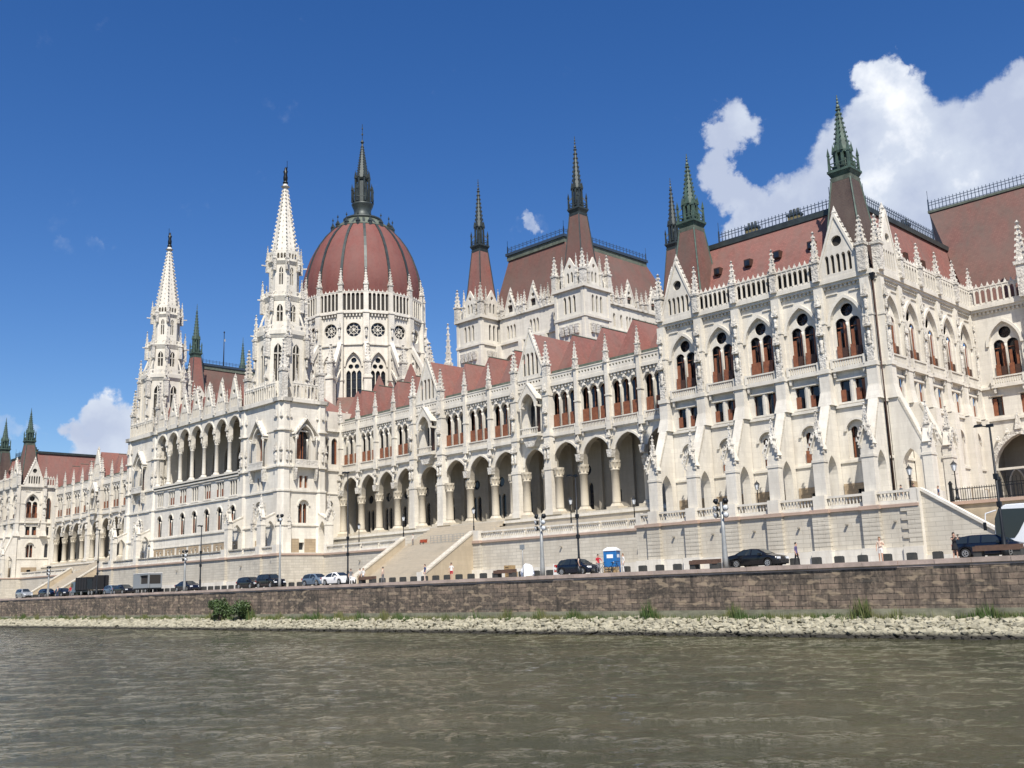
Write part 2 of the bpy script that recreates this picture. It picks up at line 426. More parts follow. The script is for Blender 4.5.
def m_main_window(flip=0):                 # two lights and a roundel behind the big pointed arch, z absolute
    b = MB()
    b.panel(-1.95, 1.95, 25.6, 32.3, [('arch', -.74, .62, 25.7, 29.55, 30.2), ('arch', .74, .62, 25.7, 29.55, 30.2), ('circ', 0, 30.98, .68)], .25, .16)
    b.lathe(0, .12, [(.09, 25.7), (.08, 29.2), (.16, 29.6)], 'white_stone', 8)
    b.box(-2, 2, .85, .90, 25.5, 32.3, 'glass_dark')
    for sx in (-.74, .74):
        b.box(sx-.62, sx+.62, .62, .66, 29.25, 29.34, 'wood_red')
        for dx, m in ((-.42, 'wood_red'), (.02, 'glass_dark'), (.42, 'wood_red')):
            if m != 'glass_dark': b.box(sx+dx-(.24 if (dx < 0) != (flip == 1) else .10), sx+dx+.2, .42, .47, 25.6, 28.9 if dx < 0 else 29.8, m)
        b.box(sx-.03, sx+.03, .60, .66, 26, 30, 'wood_dark')
        if flip != 2:
            b.box(sx-.58, sx-.03, .06, .11, 25.75, 27.3, 'wood_red'); b.box(sx+.03, sx+.58, .02, .07, 25.7, 27.05, 'wood_dark')
        else: b.box(sx-.58, sx+.55, .04, .1, 25.7, 27.3, 'wood_red')
    b.T = I4
    # six-lobed bars in the roundel
    for i in range(3):
        a = math.pi*i/3; b.bar((-.6*math.cos(a), .70, 30.95-.6*math.sin(a)), (.6*math.cos(a), .70, 30.95+.6*math.sin(a)), .05, .05, 'wood_dark')
    return b.mesh('window')
def m_small_pair(flip=0):
    b = MB()
    for sx in (-.82, .82):
        b.box(sx-.62, sx+.62, .42, .46, 21.4, 23.9, 'glass_dark')
        b.box(sx-.62, sx-.54, .34, .42, 21.4, 23.9, 'wood_red'); b.box(sx+.54, sx+.62, .34, .42, 21.4, 23.9, 'wood_red')
        if flip != 2: b.box(sx-.5, sx+.05, .01, .06, 21.55, 22.75, 'wood_red')
        if (sx > 0 and flip != 1): b.box(sx+.05, sx+.5, .30, .34, 21.5, 23.6, 'wood_red')
    b.box(-1.65, 1.65, -.16, 0, 23.75, 23.95); b.box(-.14, .14, -.10, .3, 21.4, 23.74)
    b.box(-1.6, 1.6, -.12, 0, 21.28, 21.45)
    return b.mesh('window')
def m_low_window(flip=0):
    b = MB()
    b.panel(-1.15, 1.15, 15.7, 19.8, [('arch', -.42, .36, 15.8, 18.6, 19.0), ('arch', .42, .36, 15.8, 18.6, 19.0)], .27, .15)
    b.box(-1.2, 1.2, .72, .76, 15.6, 19.7, 'glass_dark')
    for sx in (-.42, .42):
        b.box(sx-.38, sx-.22, .62, .70, 15.8, 19.1, 'wood_red'); b.box(sx+.20, sx+.38, .62, .70, 15.8, 19.1, 'wood_red')
        b.box(sx-.34, sx+.34, .62, .68, 17.9, 18.05, 'wood_red')
        if flip: b.box(sx-.36, sx+.36, .06, .12, 15.85, 17.1, 'wood_red')
    return b.mesh('window')
def m_cellar():
    b = MB(); b.box(-.85, .85, .3, .34, 11.0, 12.9, 'glass_dark')
    for i in range(-3, 4): b.box(i*.22-.025, i*.22+.025, .1, .16, 11.2, 12.8, 'iron')
    return b.mesh('window')
def m_bal(w, key='piano'):                 # pierced balustrade of a balcony, z 25.3-26.25
    b = MB(); b.T = Tr(0, 0, -.36); b.box(-w/2, w/2, -.55, 0, 24.98, 25.3); b.box(-w/2, w/2, -.55, -.35, 25.30, 25.42)
    b.box(-w/2, w/2, -.58, -.32, 26.1, 26.25)
    n = int(w/.26)
    for i in range(n+1):
        x = -w/2+.08+(w-.16)*i/n
        b.box(x-.06, x+.06, -.50, -.38, 25.42, 26.1)
    for x in (-w/2+.14, w/2-.14): b.box(x-.14, x+.14, -.60, -.30, 25.3, 26.3)
    for x in (-w/2+.3, w/2-.3): b.prism([(x-.15, 24.98), (x+.15, 24.98), (x+.1, 24.4), (x-.1, 24.4)], -.45, 0, 'carved_stone')
    return b.mesh('balustrade')
def m_gallery(w, z0=34.4, z1=36.6, step=.62):
    """crowning arcade parapet with little finials"""
    b = MB(); n = max(2, round(w/step)); st = w/n
    ops = [('arch', -w/2+st*(i+.5), st*.36, z0+.25, z1-.75, z1-.40) for i in range(n)]
    b.panel(-w/2, w/2, z0, z1-.12, ops, 0, .18, back=True, edges=True)
    b.box(-w/2, w/2, -.06, .34, z1-.18, z1-.04)
    for i in range(n+1):
        x = -w/2+st*i
        b.box(x-.05, x+.05, -.06, 0, z0+.2, z1-.2)
        if i < n:
            xm = x+st/2; b.frus(xm, .14, z1-.05, z1+.5, .15, 0, 'carved_stone')
    return b.mesh('balustrade')
def m_gable(w, z0, zt, slots=5, rw=None, quat=True, zsl=None):
    """steep white gable with an arcade of slots and a quatrefoil"""
    b = MB(); hw = w/2; zmid = z0+.3
    rise = zt-z0-.4
    ops = []
    zsl = zsl or (z0+.45, z0+.45+rise*.26)
    sp = (w*.62)/slots
    for i in range(slots):
        x = (i-(slots-1)/2)*sp; ops.append(('arch', x, sp*.33, zsl[0], zsl[1], zsl[1]+.28))
    if quat:
        zc = z0+.3+rise*.53; r = min(.62, w*.115); ops.append(('circ', 0, zc, r))
    b.panel(-hw, hw, z0, [(-hw, z0+.3), (0, zt-.4), (hw, z0+.3)], ops, 0, .3, back=True, edges=True)
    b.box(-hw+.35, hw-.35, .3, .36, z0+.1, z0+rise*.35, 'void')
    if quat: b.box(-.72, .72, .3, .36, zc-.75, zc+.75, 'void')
    for sx in (-1, 1):
        b.bar((sx*(hw+.08), .22, z0+.3), (0, .15, zt-.3), .56, .24, 'white_stone')
        n = int(rise/.55)
        for i in range(1, n):
            t = i/n; b.frus(sx*(hw+.14)*(1-t), .22, z0+.38+t*rise, z0+.38+t*rise+.42, .14, .06, 'carved_stone')
    b.frus(0, .22, zt-.5, zt-.1, .10, .26, 'carved_stone'); b.frus(0, .22, zt-.1, zt+.7, .2, 0, 'carved_stone')
    return b.mesh('gable')
def m_buttress():
    """upper buttress on the wall (local y=0 is the wall plane) with niches and statues"""
    b = MB()
    b.box(-.55, .55, -.95, 0, 21.2, 24.55)
    b.frus(0, -.5, 21.2, 22.6, .74, .56, b0=.86, b1=.50)
    b.box(-.62, .62, -1.1, 0, 24.52, 24.96)
    b.box(-.46, .46, -.68, 0, 24.96, 33.6)
    b.box(-.34, .34, -.95, -.68, 24.96, 26.6, 'carved_stone')
    for sx in (-.36, .36): b.frus(sx, -.82, 26.2, 28.6, .08, .06, 'carved_stone')
    statue(b, 0, -.85, 26.6, 1.8); canopy(b, 0, -.85, 28.5, .36, 1.9)
    b.box(-.52, .52, -.76, 0, 29.7, 29.95)
    b.box(-.13, .13, -.85, -.68, 30.6, 31.6, 'carved_stone'); canopy(b, 0, -.78, 31.6, .3, 1.5)
    statue(b, 0, -.85, 30.3, 1.3)
    return b.mesh('buttress')
def m_flyer(depth=3.45, w=.48, zi=21.2):
    """deep lower buttress: strut with a pointed passage and a gabled outer pier"""
    b = MB(); o = -depth
    b.T = Rz(90) @ I4                       # local panel x -> +y ... we want x along y
    # panel coordinates: px = y (from -depth to 0), facing +x ; rotate +90: panel x -> +y, panel -y -> +x
    b.panel(o, -.1, 10.6, [(o, 16.2), (-1.35 if zi > 20 else -.4, zi), (-.1, zi)], [('arch', o+depth*.47, .95, 10.6, 14.3, 16.1)], -w, 2*w, back=True, edges=True)
    b.T = I4
    b.bar((0, o+.2, 16.3), (0, -1.25 if zi > 20 else -.35, zi-.15), 2*w+.1, .2, 'terrace_stone')
    b.box(-.6, .6, o-.35, o+.5, 10.6, 16.6)
    b.box(-.67, .67, o-.42, o+.58, 15.3, 15.55)
    for sx in (-1, 1):                      # gablet roof of the pier
        b.bar((sx*.72, o-.1, 16.5), (0, o-.1, 18.3), .9, .16, 'white_stone')
        b.frus(sx*.62, o-.35, 16.2, 18.0, .13, 0, 'carved_stone')
        for i in range(3): b.frus(sx*(.75-.22*i), o-.62, 16.8+.45*i, 17.25+.45*i, .10, .04, 'carved_stone')
    b.prism([(-.6, 16.5), (.6, 16.5), (0, 18.1)], o-.3, o+.45, 'white_stone')
    pinn(b, 0, o, 17.6, 20.6, .26, shaft=.25, nc=3)
    return b.mesh('buttress')

# ------------------------------------------------------------------ façade assembly
def strings(b, u0, u1, cornice=True):
    b.box(u0, u1, -.22, .1, 20.92, 21.2); b.box(u0, u1, -.35, .1, 24.58, 24.84)
    b.box(u0, u1, -.14, .1, 15.35, 15.6)
    if cornice:
        b.box(u0, u1, -.55, .1, 33.95, 34.42); b.box(u0, u1, -.38, .1, 33.66, 33.95)
        n = int((u1-u0)/.46)
        for i in range(n):
            x = u0+(i+.5)*(u1-u0)/n; b.box(x-.12, x+.12, -.24, .1, 33.36, 33.66)
def bay(b, ua, ub, narrow=False):
    """one bay of the end pavilion: cellar, low window, paired window, great window"""
    c = (ua+ub)/2; w = (ub-ua)
    if narrow:
        ops = [('rect', c-.1, .3, 21.5, 23.7), ('arch', c, .45, 15.8, 18.6, 19.5), ('arch', c, .7, 25.7, 29.6, 31.4), ('rect', c, .25, 11.4, 12.6)]
    else:
        ops = [('rect', c-.82, .52, 21.5, 23.7), ('rect', c+.82, .52, 21.5, 23.7), ('arch', c, 1.05, 15.8, 18.5, 19.6),
               ('arch', c, min(1.72, w/2-.75), 25.7, 29.5, 32.2), ('rect', c, .5, 11.4, 12.7)]
    b.panel(ua, ub, 10.6, 34.0, ops, 0, .25)
    if not narrow:
        ww = min(1.72, w/2-.75)+.3
        for xa, xb in ((ua, c-ww), (c+ww, ub)): b.box(xa, xb, -.10, .02, 29.55, 29.72)
        b.archband(c, min(1.72, w/2-.75), 29.5, 32.2, .30, -.22, .02, 'white_stone'); b.archband(c, 1.05, 18.5, 19.6, .25, -.2, .02, 'white_stone')
        for sx in (-1, 1): b.box(c+sx*1.25-.6, c+sx*1.25+.6, -.12, .02, 32.75, 32.9)
        b.box(c-1.7, c+1.7, -.06, .02, 10.8, 13.4, 'ashlar_rough') if False else None
        # rough ashlar surround of the cellar window, left open at the window
        b.box(c-1.9, c-.5, -.10, .02, 10.7, 13.3, 'ashlar_rough'); b.box(c+.5, c+1.9, -.10, .02, 10.7, 13.3, 'ashlar_rough')
        b.box(c-.5, c+.5, -.10, .02, 12.7, 13.3, 'ashlar_rough')
W_MAIN = [m_main_window(i) for i in range(3)]
W_PAIR = [m_small_pair(i) for i in range(3)]
W_LOW = [m_low_window(0), m_low_window(1)]
W_CEL = m_cellar()
M_BUT = m_buttress(); M_FLY = m_flyer()
def put_bay(par, F, c, w, k=0, low=True):
    sc = Matrix.Diagonal(((1 if w > 4.4 else max(.8, w/4.9)), 1, 1, 1))
    inst('window', W_MAIN[k % 3], par, F @ Tr(c, 0) @ sc)
    inst('window', W_PAIR[(k*2+1) % 3], par, F @ Tr(c, 0))
    if low:
        inst('window', W_LOW[k % 2], par, F @ Tr(c, 0)); inst('window', W_CEL, par, F @ Tr(c, 0))
    inst('balustrade', cached(('bal', round(w-1.2, 1)), lambda: m_bal(round(w-1.2, 1))), par, F @ Tr(c, 0))

def turret(par, cx, cy, h0, h1, z0, zc, ztip, tile, metal, name='turret_roof'):
    """tapering tiled roof, metal gallery, open lantern and crocketed spire"""
    b = MB()
    b.frus(cx, cy, z0, zc, h0, h1, tile)
    for i in range(4):
        an = math.pi/4+i*math.pi/2; r2 = math.sqrt(2)
        b.tube((cx+h0*r2*math.cos(an), cy+h0*r2*math.sin(an), z0), (cx+h1*r2*math.cos(an), cy+h1*r2*math.sin(an), zc), .11, metal, 5)
    o = b.build(name, par)
    b = MB(); H = ztip-zc; s = h1
    b.frus(cx, cy, zc-.1, zc+.35, s*1.02, s*1.08, 'copper_pale' if metal == 'copper_green' else metal)
    b.frus(cx, cy, zc+.35, zc+.9, s*.95, s*1.2, metal); b.frus(cx, cy, zc+.9, zc+1.15, s*1.24, s*1.24, metal)
    for i in range(8):                       # gallery posts and corner pinnacles
        an = math.pi/4*i; k = 1.12*s*(1.3 if i % 2 else 1.0); x = cx+k*math.cos(an); y = cy+k*math.sin(an)
        b.frus(x, y, zc+1.1, zc+(2.9 if i % 2 else 2.0), .12, .09, metal)
        if i % 2: b.frus(x, y, zc+2.9, zc+3.9, .14, 0, metal); b.bar((x, y, zc+2.4), (cx+(x-cx)*.4, cy+(y-cy)*.4, zc+3.4), .1, .14, metal)
    for zz in (1.55, 1.95):
        for i in range(4):
            a1 = math.pi/4+i*math.pi/2; a2 = a1+math.pi/2; k = 1.12*s*1.36
            b.bar((cx+k*math.cos(a1), cy+k*math.sin(a1), zc+zz), (cx+k*math.cos(a2), cy+k*math.sin(a2), zc+zz), .07, .09, metal)
    zl = zc+1.1; zt = zc+H*.34; rl = s*.78
    b.frus(cx, cy, zl, zt, rl*.55, rl*.5, metal, n=8)
    for i in range(8):
        an = math.pi/8+math.pi/4*i; x = cx+rl*math.cos(an); y = cy+rl*math.sin(an)
        b.frus(x, y, zl, zt, .13, .11, metal); b.frus(x*1.0+.12*math.cos(an), y+.12*math.sin(an), zt-.1, zt+1.1, .14, 0, metal)
    b.frus(cx, cy, zt-.25, zt, rl*1.02, rl*1.1, metal, n=8)
    ze = zc+H*.86
    b.frus(cx, cy, zt, ze, rl*.92, .10, metal, n=8)
    crockets(b, cx, cy, zt+.3, ze, rl*.92, .12, 9, metal, .09, 8)
    b.tube((cx, cy, ze-.2), (cx, cy, ztip), .055, metal, 5)
    for t, r in ((.0, .2), (.35, .14), (.62, .11)): b.frus(cx, cy, ze+(ztip-ze)*t, ze+(ztip-ze)*t+r*1.6, r, r*.6, metal, n=6)
    b.build('turret_spire', o)
    return o
def railing(b, pts, h=1.3, mat='iron_blue', post=2.2, spikes=.45):
    for (p, q) in zip(pts, pts[1:]):
        p = Vector(p); q = Vector(q); d = q-p; n = max(1, int(d.length/spikes))
        for z in (.15, h*.55, h*.8): b.bar(p+Vector((0,0,z)), q+Vector((0,0,z)), .05, .06, mat)
        for i in range(n+1):
            r = p+d*i/n; b.frus(r.x, r.y, r.z, r.z+h, .035, .03, mat)
        for e in (p, q): b.frus(e.x, e.y, e.z, e.z+h*1.15, .08, .06, mat); b.tube(e, e+Vector((0,0,h*2.0)), .03, mat, 4)

B = empty('parliament_building', Tr(XC, 90, 10.6), 'huge white gothic palace with red tiled roofs, many spires and a great ribbed dome', 'building')
B.matrix_basis = I4

# ---- end pavilion (river front Y=95, X -69.5..-43.2)
PX0, PX1, PY = -69.5, -43.2, 95.0
def make_pavilion():
    b = MB(); b.T = Tr(0, PY)
    us = [-69.1, -64.1, -59.1, -54.05, -49.0, -44.0]
    for a, c in zip(us, us[1:]): bay(b, a, c)
    b.box(PX1-1.1, PX1-.02, 0.01, .4, 10.6, 34); b.box(PX0-.0, PX0+.1, 0.01, .4, 10.6, 34)
    strings(b, PX0-.1, PX1+.1)
    E = Tr(PX1, 0) @ Rz(90); b.T = E
    ue = [95.6, 100.3, 105.0, 109.7, 114.4, 119.0]
    for a, c in zip(ue, ue[1:]): bay(b, a, c)
    b.box(95.01, 95.6, .001, .4, 10.6, 34)
    strings(b, 94.9, 119.2)
    Wt = Tr(PX0, 0) @ Rz(-90); b.T = Wt
    bay(b, -101.0, -95.4); bay(b, -103.6, -101.0, True); b.panel(-118, -103.6, 28, 34, [])
    strings(b, -104, -94.9)
    b.T = I4
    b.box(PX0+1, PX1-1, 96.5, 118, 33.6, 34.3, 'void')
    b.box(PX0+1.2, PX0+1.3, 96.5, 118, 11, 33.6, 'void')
    p = b.build('pavilion', B)
    FR = Tr(0, PY)
    for k, (a, c) in enumerate(zip(us, us[1:])): put_bay(p, FR, (a+c)/2, c-a, k)
    for k, (a, c) in enumerate(zip(ue, ue[1:])): put_bay(p, E, (a+c)/2, c-a, 1 if k % 2 else 3)
    put_bay(p, Wt, -98.2, 5.2, 0); 
    g = MB(); g.box(-.9, .9, .3, .35, 10.8, 31.5, 'glass_dark'); g.box(-.55, -.4, .2, .3, 26, 31.5, 'wood_red'); g.box(.25, .4, .2, .3, 26, 31.5, 'wood_red')
    inst('window', g.mesh('window'), p, Wt @ Tr(-102.3, 0))
    for k, u in enumerate(us):
        uu = u if 0 < k < 5 else (u-.2 if k == 0 else u+.1)
        inst('buttress', M_BUT, p, FR @ Tr(uu, 0)); inst('buttress', M_FLY, p, FR @ Tr(uu, 0))
        if k not in (0, 5): inst('pinnacle', pin_mesh(5.0, .34), p, FR @ Tr(uu, -.5, 34.3))
        else: inst('pinnacle', pin_mesh(6.0, .42, .5, 5), p, FR @ Tr(uu, -.45, 34.3))
    for x in (-64.1, -49.0): inst('pinnacle', pin_mesh(5.6, .36, .4), p, FR @ Tr(x, -.55, 34.3))
    for k, u in enumerate(ue):
        inst('buttress', M_BUT, p, E @ Tr(u, 0) @ Matrix.Diagonal((.92, .5 if k else .9, 1, 1)))
        if k in (0, 1): inst('buttress', M_FLY, p, E @ Tr(u, 0))
        else:
            lb = cached('lowbut', lambda: low_buttress()); inst('buttress', lb, p, E @ Tr(u, 0))
        if k: inst('pinnacle', pin_mesh(5.0, .34), p, E @ Tr(u, -.5, 34.3))
        else: inst('pinnacle', pin_mesh(6.0, .42, .5, 5), p, E @ Tr(u, -.45, 34.3))
    inst('buttress', M_BUT, p, Wt @ Tr(-101.0, 0)); inst('pinnacle', pin_mesh(5.0, .34), p, Wt @ Tr(-101, -.5, 34.3))
    # crowning arcade
    for a, c in list(zip(us, us[1:]))[1:4]:
        inst('balustrade', cached(('gal', round(c-a-.7, 1)), lambda: m_gallery(round(c-a-.7, 1))), p, FR @ Tr((a+c)/2, -.45))
    for a, c in list(zip(ue, ue[1:]))[1:]:
        inst('balustrade', cached(('gal', round(c-a-.7, 1)), lambda: m_gallery(round(c-a-.7, 1))), p, E @ Tr((a+c)/2, -.45))
    inst('balustrade', cached(('gal', 2.0), lambda: m_gallery(2.0)), p, Wt @ Tr(-102.4, -.45))
    gm = m_gable(5.0, 34.4, 41.4)
    inst('gable', gm, p, FR @ Tr(-66.6, -.5)); inst('gable', gm, p, FR @ Tr(-46.5, -.5))
    inst('gable', m_gable(4.2, 34.4, 41.6), p, E @ Tr(98.1, -.5)); inst('gable', gm, p, Wt @ Tr(-98.2, -.5))
    # drain pipe on the corner
    d = MB(); d.tube((PX1+.15, 94.5, 10.6), (PX1+.15, 94.5, 33.2), .075, 'wood_dark', 8); d.frus(PX1+.15, 94.5, 33.2, 33.9, .12, .24, 'iron')
    d.build('drain_pipe', p)
    # main roof
    r = MB()
    zt = 43.6
    def hip(x0, x1, y0, y1, z0, X0, X1, Y0, Y1, z1, mat, topmat='dark_lead'):
        vs = [(x0,y0,z0),(x1,y0,z0),(x1,y1,z0),(x0,y1,z0),(X0,Y0,z1),(X1,Y0,z1),(X1,Y1,z1),(X0,Y1,z1)]
        r.add(vs, [(0,1,5,4),(1,2,6,5),(2,3,7,6),(3,0,4,7)], mat); r.add(vs, [(4,5,6,7)], topmat)
    hip(PX0+1.0, PX1-1.0, 96.2, 121, 34.4, -66.2, -46.6, 100.2, 126, zt, 'roof_tile')
    r.box(-66.4, -46.4, 99.95, 100.3, zt-.25, zt+.35, 'dark_lead'); r.box(-46.8, -46.3, 100, 126, zt-.25, zt+.35, 'dark_lead'); r.box(-66.6, -66.1, 100, 121, zt-.25, zt+.35, 'dark_lead')
    # snow guards and skylights on the river slope
    def slope(x, t, out=.06): return Vector((x, 96.2+4*t-out*.9, 34.4+(zt-34.4)*t+out*.4))
    for x in (-63.3, -59.2, -55.4, -51.2):
        c = slope(x, .55); r.box(c.x-.42, c.x+.42, c.y-.35, c.y+.6, c.z-.1, c.z+.75, 'wood_dark'); r.box(c.x-.3, c.x+.3, c.y-.40, c.y-.35, c.z, c.z+.6, 'glass_dark')
    for i in range(40):
        c = slope(-65.3+i*.45, .27); r.box(c.x-.12, c.x+.12, c.y-.18, c.y+.1, c.z-.05, c.z+.22, 'old_tile')
    for y in (104, 108.5, 113):
        r.box(-46.0-.1, -45.2, y-.4, y+.4, 38.7, 39.6, 'wood_dark')
    r.box(-64, -49.2, 95.15, 95.25, 34.4, 36.3, 'void'); r.box(-43.5, -43.4, 100.5, 118.6, 34.4, 36.3, 'void')  # dark sheets added behind the parapet arcades, standing in for shade
    ro = r.build('roof', p)
    r = MB(); railing(r, [(-64, 100.1, zt+.3), (-49.5, 100.1, zt+.3)]); railing(r, [(-46.5, 102, zt+.3), (-46.5, 120, zt+.3)])
    r.build('railing', p)
    for x, y in ((-60.2, 101.5), (-54.6, 101.5), (-48, 115)):
        ch = MB()
        ch.box(x-.7, x+.7, y-.45, y+.45, zt-.5, zt+1.6, 'ochre'); ch.box(x-.8, x+.8, y-.55, y+.55, zt+1.35, zt+1.6, 'dark_lead')
        for k in (-.45, 0, .45): ch.frus(x+k, y, zt+1.6, zt+2.2, .14, .12, 'dark_lead', n=6)
        ch.build('chimney', p)
    turret(p, -46.5, 98.0, 2.35, 1.08, 34.4, 45.6, 55.6, 'weathered_tile', 'copper_green')
    turret(p, -66.2, 97.7, 2.35, 1.05, 34.4, 45.4, 55.4, 'old_tile', 'copper_green')
    return p
def low_buttress():
    b = MB(); b.box(-.6, .6, -.9, 0, 10.6, 21.15); b.box(-.7, .7, -1.2, 0, 10.6, 13.0)
    return b.mesh('buttress')
pav = make_pavilion()
copy_tree(pav, B, MIR)

# ---- south block beyond the pavilion (front plane Y=119)
def make_south():
    b = MB(); b.T = Tr(0, 119)
    b.panel(-43.2, -36.6, 10.6, 34, [('arch', -39.6, 1.72, 25.7, 29.5, 32.2), ('rect', -41.2, .6, 21.5, 23.7), ('rect', -38.1, .6, 21.5, 23.7), ('arch', -39.2, 3.0, 10.6, 15.2, 19.2)], 0, .4)
    b.panel(-36.6, -20, 10.6, 34, [('arch', -32.5, 1.72, 25.7, 29.5, 32.2), ('arch', -26.5, 1.72, 25.7, 29.5, 32.2)], 0, .4)
    b.archband(-39.6, 1.72, 29.5, 32.2, .3, -.22, .02, 'white_stone'); b.archband(-39.2, 3.0, 15.2, 19.2, .55, -.5, .02, 'carved_stone', 2.5)
    for k in range(9):
        a = math.pi*(k+.5)/9; b.frus(-39.2+3.6*math.cos(a), -.35, 15.4+4.3*math.sin(a), 15.9+4.3*math.sin(a), .2, .08, 'carved_stone')
    b.frus(-39.2, -.3, 19.7, 22.0, .35, 0, 'carved_stone')
    strings(b, -43, -20)
    b.box(-42.4, -36, 3.0, 3.1, 10.6, 19.4, 'shaded_stone'); b.box(-42.4, -42.3, .4, 3, 10.6, 19.4, 'shaded_stone'); b.box(-36.1, -36, .4, 3, 10.6, 19.4, 'shaded_stone'); b.box(-42.4, -36, .4, 3, 19.3, 19.4, 'shaded_stone')
    for x in (-41.1, -39.2, -37.3): b.archband(x, .75, 14, 15.6, .15, 2.75, 3.0, 'white_stone', 3); 
    b.T = I4
    o = b.build('end_block', B); F = Tr(0, 119)
    for x in (-39.6, -32.5, -26.5): inst('window', W_MAIN[1], o, F @ Tr(x, 0)); inst('balustrade', cached(('bal', 3.7), lambda: m_bal(3.7)), o, F @ Tr(x, 0))
    for x, k in ((-41.2, 0), (-38.1, 1)):
        g = cached('sgl', lambda: (lambda q: (q.box(-.7, .7, .40, .44, 21.4, 23.8, 'glass_dark'), q.box(-.6, -.1, .2, .25, 21.5, 23.5, 'wood_red'), q.box(.35, .6, .3, .35, 21.5, 23.6, 'wood_red'), q.box(-.8, .8, -.12, 0, 23.75, 23.92), q.mesh('window'))[-1])(MB()))
        inst('window', g, o, F @ Tr(x, 0))
    for x in (-36.4, -29.5, -23.5):
        inst('buttress', M_BUT, o, F @ Tr(x, 0)); lb = CACHE['lowbut']; inst('buttress', lb, o, F @ Tr(x, 0))
        inst('pinnacle', pin_mesh(9.0, .6, .45, 6), o, F @ Tr(x, -.7, 34.3))
    inst('balustrade', m_gallery(5.8), o, F @ Tr(-39.9, -.45)); inst('balustrade', m_gallery(6.0), o, F @ Tr(-33, -.45))
    r = MB(); vs = [(-43.0, 119.8, 34.4), (-5, 119.8, 34.4), (-5, 126.5, 49.9), (-49.2, 126.5, 49.9), (-50.5, 134, 34.4), (-5, 134, 34.4), (-49.2, 119.8, 37)]
    r.add(vs, [(0, 1, 2, 3), (3, 2, 5, 4), (0, 3, 4), ], 'old_tile')
    r.box(-49.3, -5, 126.3, 126.8, 49.8, 50.1, 'copper_pale')
    # copper standing-seam hip near the right edge of the slope
    r.bar((-31.0, 119.7, 35), (-34.4, 126.3, 49.9), .35, .25, 'copper_green')
    ro = r.build('roof', o); r = MB(); railing(r, [(-49.2, 126.5, 50.1), (-36, 126.5, 50.1), (-22, 126.5, 50.1)], 1.4); r.build('railing', o)
make_south()

# ---- river wing with arcade (front Y=103)
def m_wingwin(w, n=3, z0=25.7, zt=30.8):
    b = MB(); st = w/n
    b.box(-w/2, w/2, .95, 1.0, z0-.2, zt+.2, 'glass_dark')
    for i in range(n):
        x = -w/2+st*(i+.5)
        b.box(x-st*.38, x+st*.39, .08, .13, z0-.05, z0+2.0, 'wood_red'); b.box(x-.03, x+.03, .10, .12, z0, z0+2.0, 'wood_dark')
        b.box(x-st*.36, x-st*.24, .82, .9, z0, zt, 'wood_red'); b.box(x-.04, x+.04, .84, .9, z0, zt, 'wood_dark')
    return b.mesh('window')
def m_column(h=6.4, r=.52, mat='column_stone'):
    b = MB()
    b.frus(0, 0, 0, .35, r*1.75, r*1.75, mat); b.frus(0, 0, .35, .75, r*1.6, r*1.15, mat, n=8)
    b.lathe(0, 0, [(r*1.12, .75), (r, .95), (r*.96, h-1.35), (r*1.1, h-1.3), (r*1.1, h-1.15), (r*.98, h-1.1), (r*1.02, h-.8), (r*1.2, h-.35), (r*1.28, h-.3)], mat, 14)
    for i in range(8):
        a = math.pi/4*i; b.frus(r*1.0*math.cos(a), r*1.0*math.sin(a), h-1.0, h-.4, .08, .16, mat)
    b.frus(0, 0, h-.32, h, r*1.25, r*1.32, mat, n=8)
    return b.mesh('column')
M_COL = m_column(6.4, .56)
def m_pierwing():                             # slim buttress between two bays
    b = MB()
    b.prism([(-.32, 20.6), (.32, 20.6), (.5, 21.6), (-.5, 21.6)], -.75, 0, 'carved_stone'); statue(b, 0, -.6, 21.6, 1.6); canopy(b, 0, -.55, 23.2, .34, 1.1)
    b.box(-.42, .42, -.6, 0, 24.3, 25.4)
    b.box(-.27, .27, -.62, 0, 25.4, 33.3); b.box(-.36, .36, -.7, 0, 28.8, 29.0)
    b.frus(0, -.45, 33.3, 34.0, .33, .33, 'carved_stone')
    return b.mesh('buttress')
def m_gable_pier():
    b = MB(); b.box(-.62, .62, -1.0, .3, 13.8, 21.2); b.box(-.72, .72, -1.1, .3, 13.8, 14.6)
    b.box(-.70, .70, -1.08, .3, 20.0, 20.4)
    b.box(-.55, .55, -.95, 0, 21.2, 33.0)
    for sx in (-.3, .3): statue(b, sx, -1.1, 21.4, 1.5); canopy(b, sx, -1.05, 23.0, .25, 1.2)
    statue(b, 0, -1.1, 26.0, 1.8); canopy(b, 0, -1.0, 27.9, .4, 1.7); canopy(b, 0, -.95, 31.0, .34, 1.5)
    b.box(-.66, .66, -1.06, 0, 24.7, 25.2); b.box(-.64, .64, -1.04, 0, 30.4, 30.7)
    return b.mesh('buttress')
def m_parapet(w, z0=32.2, z1=33.5):
    b = MB(); n = max(3, round(w/.55)); st = w/n
    ops = [('circ', -w/2+st*(i+.5), (z0+z1)/2+.02, st*.30) for i in range(n)]
    b.panel(-w/2, w/2, z0, z1-.1, ops, 0, .22, back=True, edges=True)
    b.box(-w/2, w/2, -.07, .3, z1-.14, z1)
    return b.mesh('balustrade')
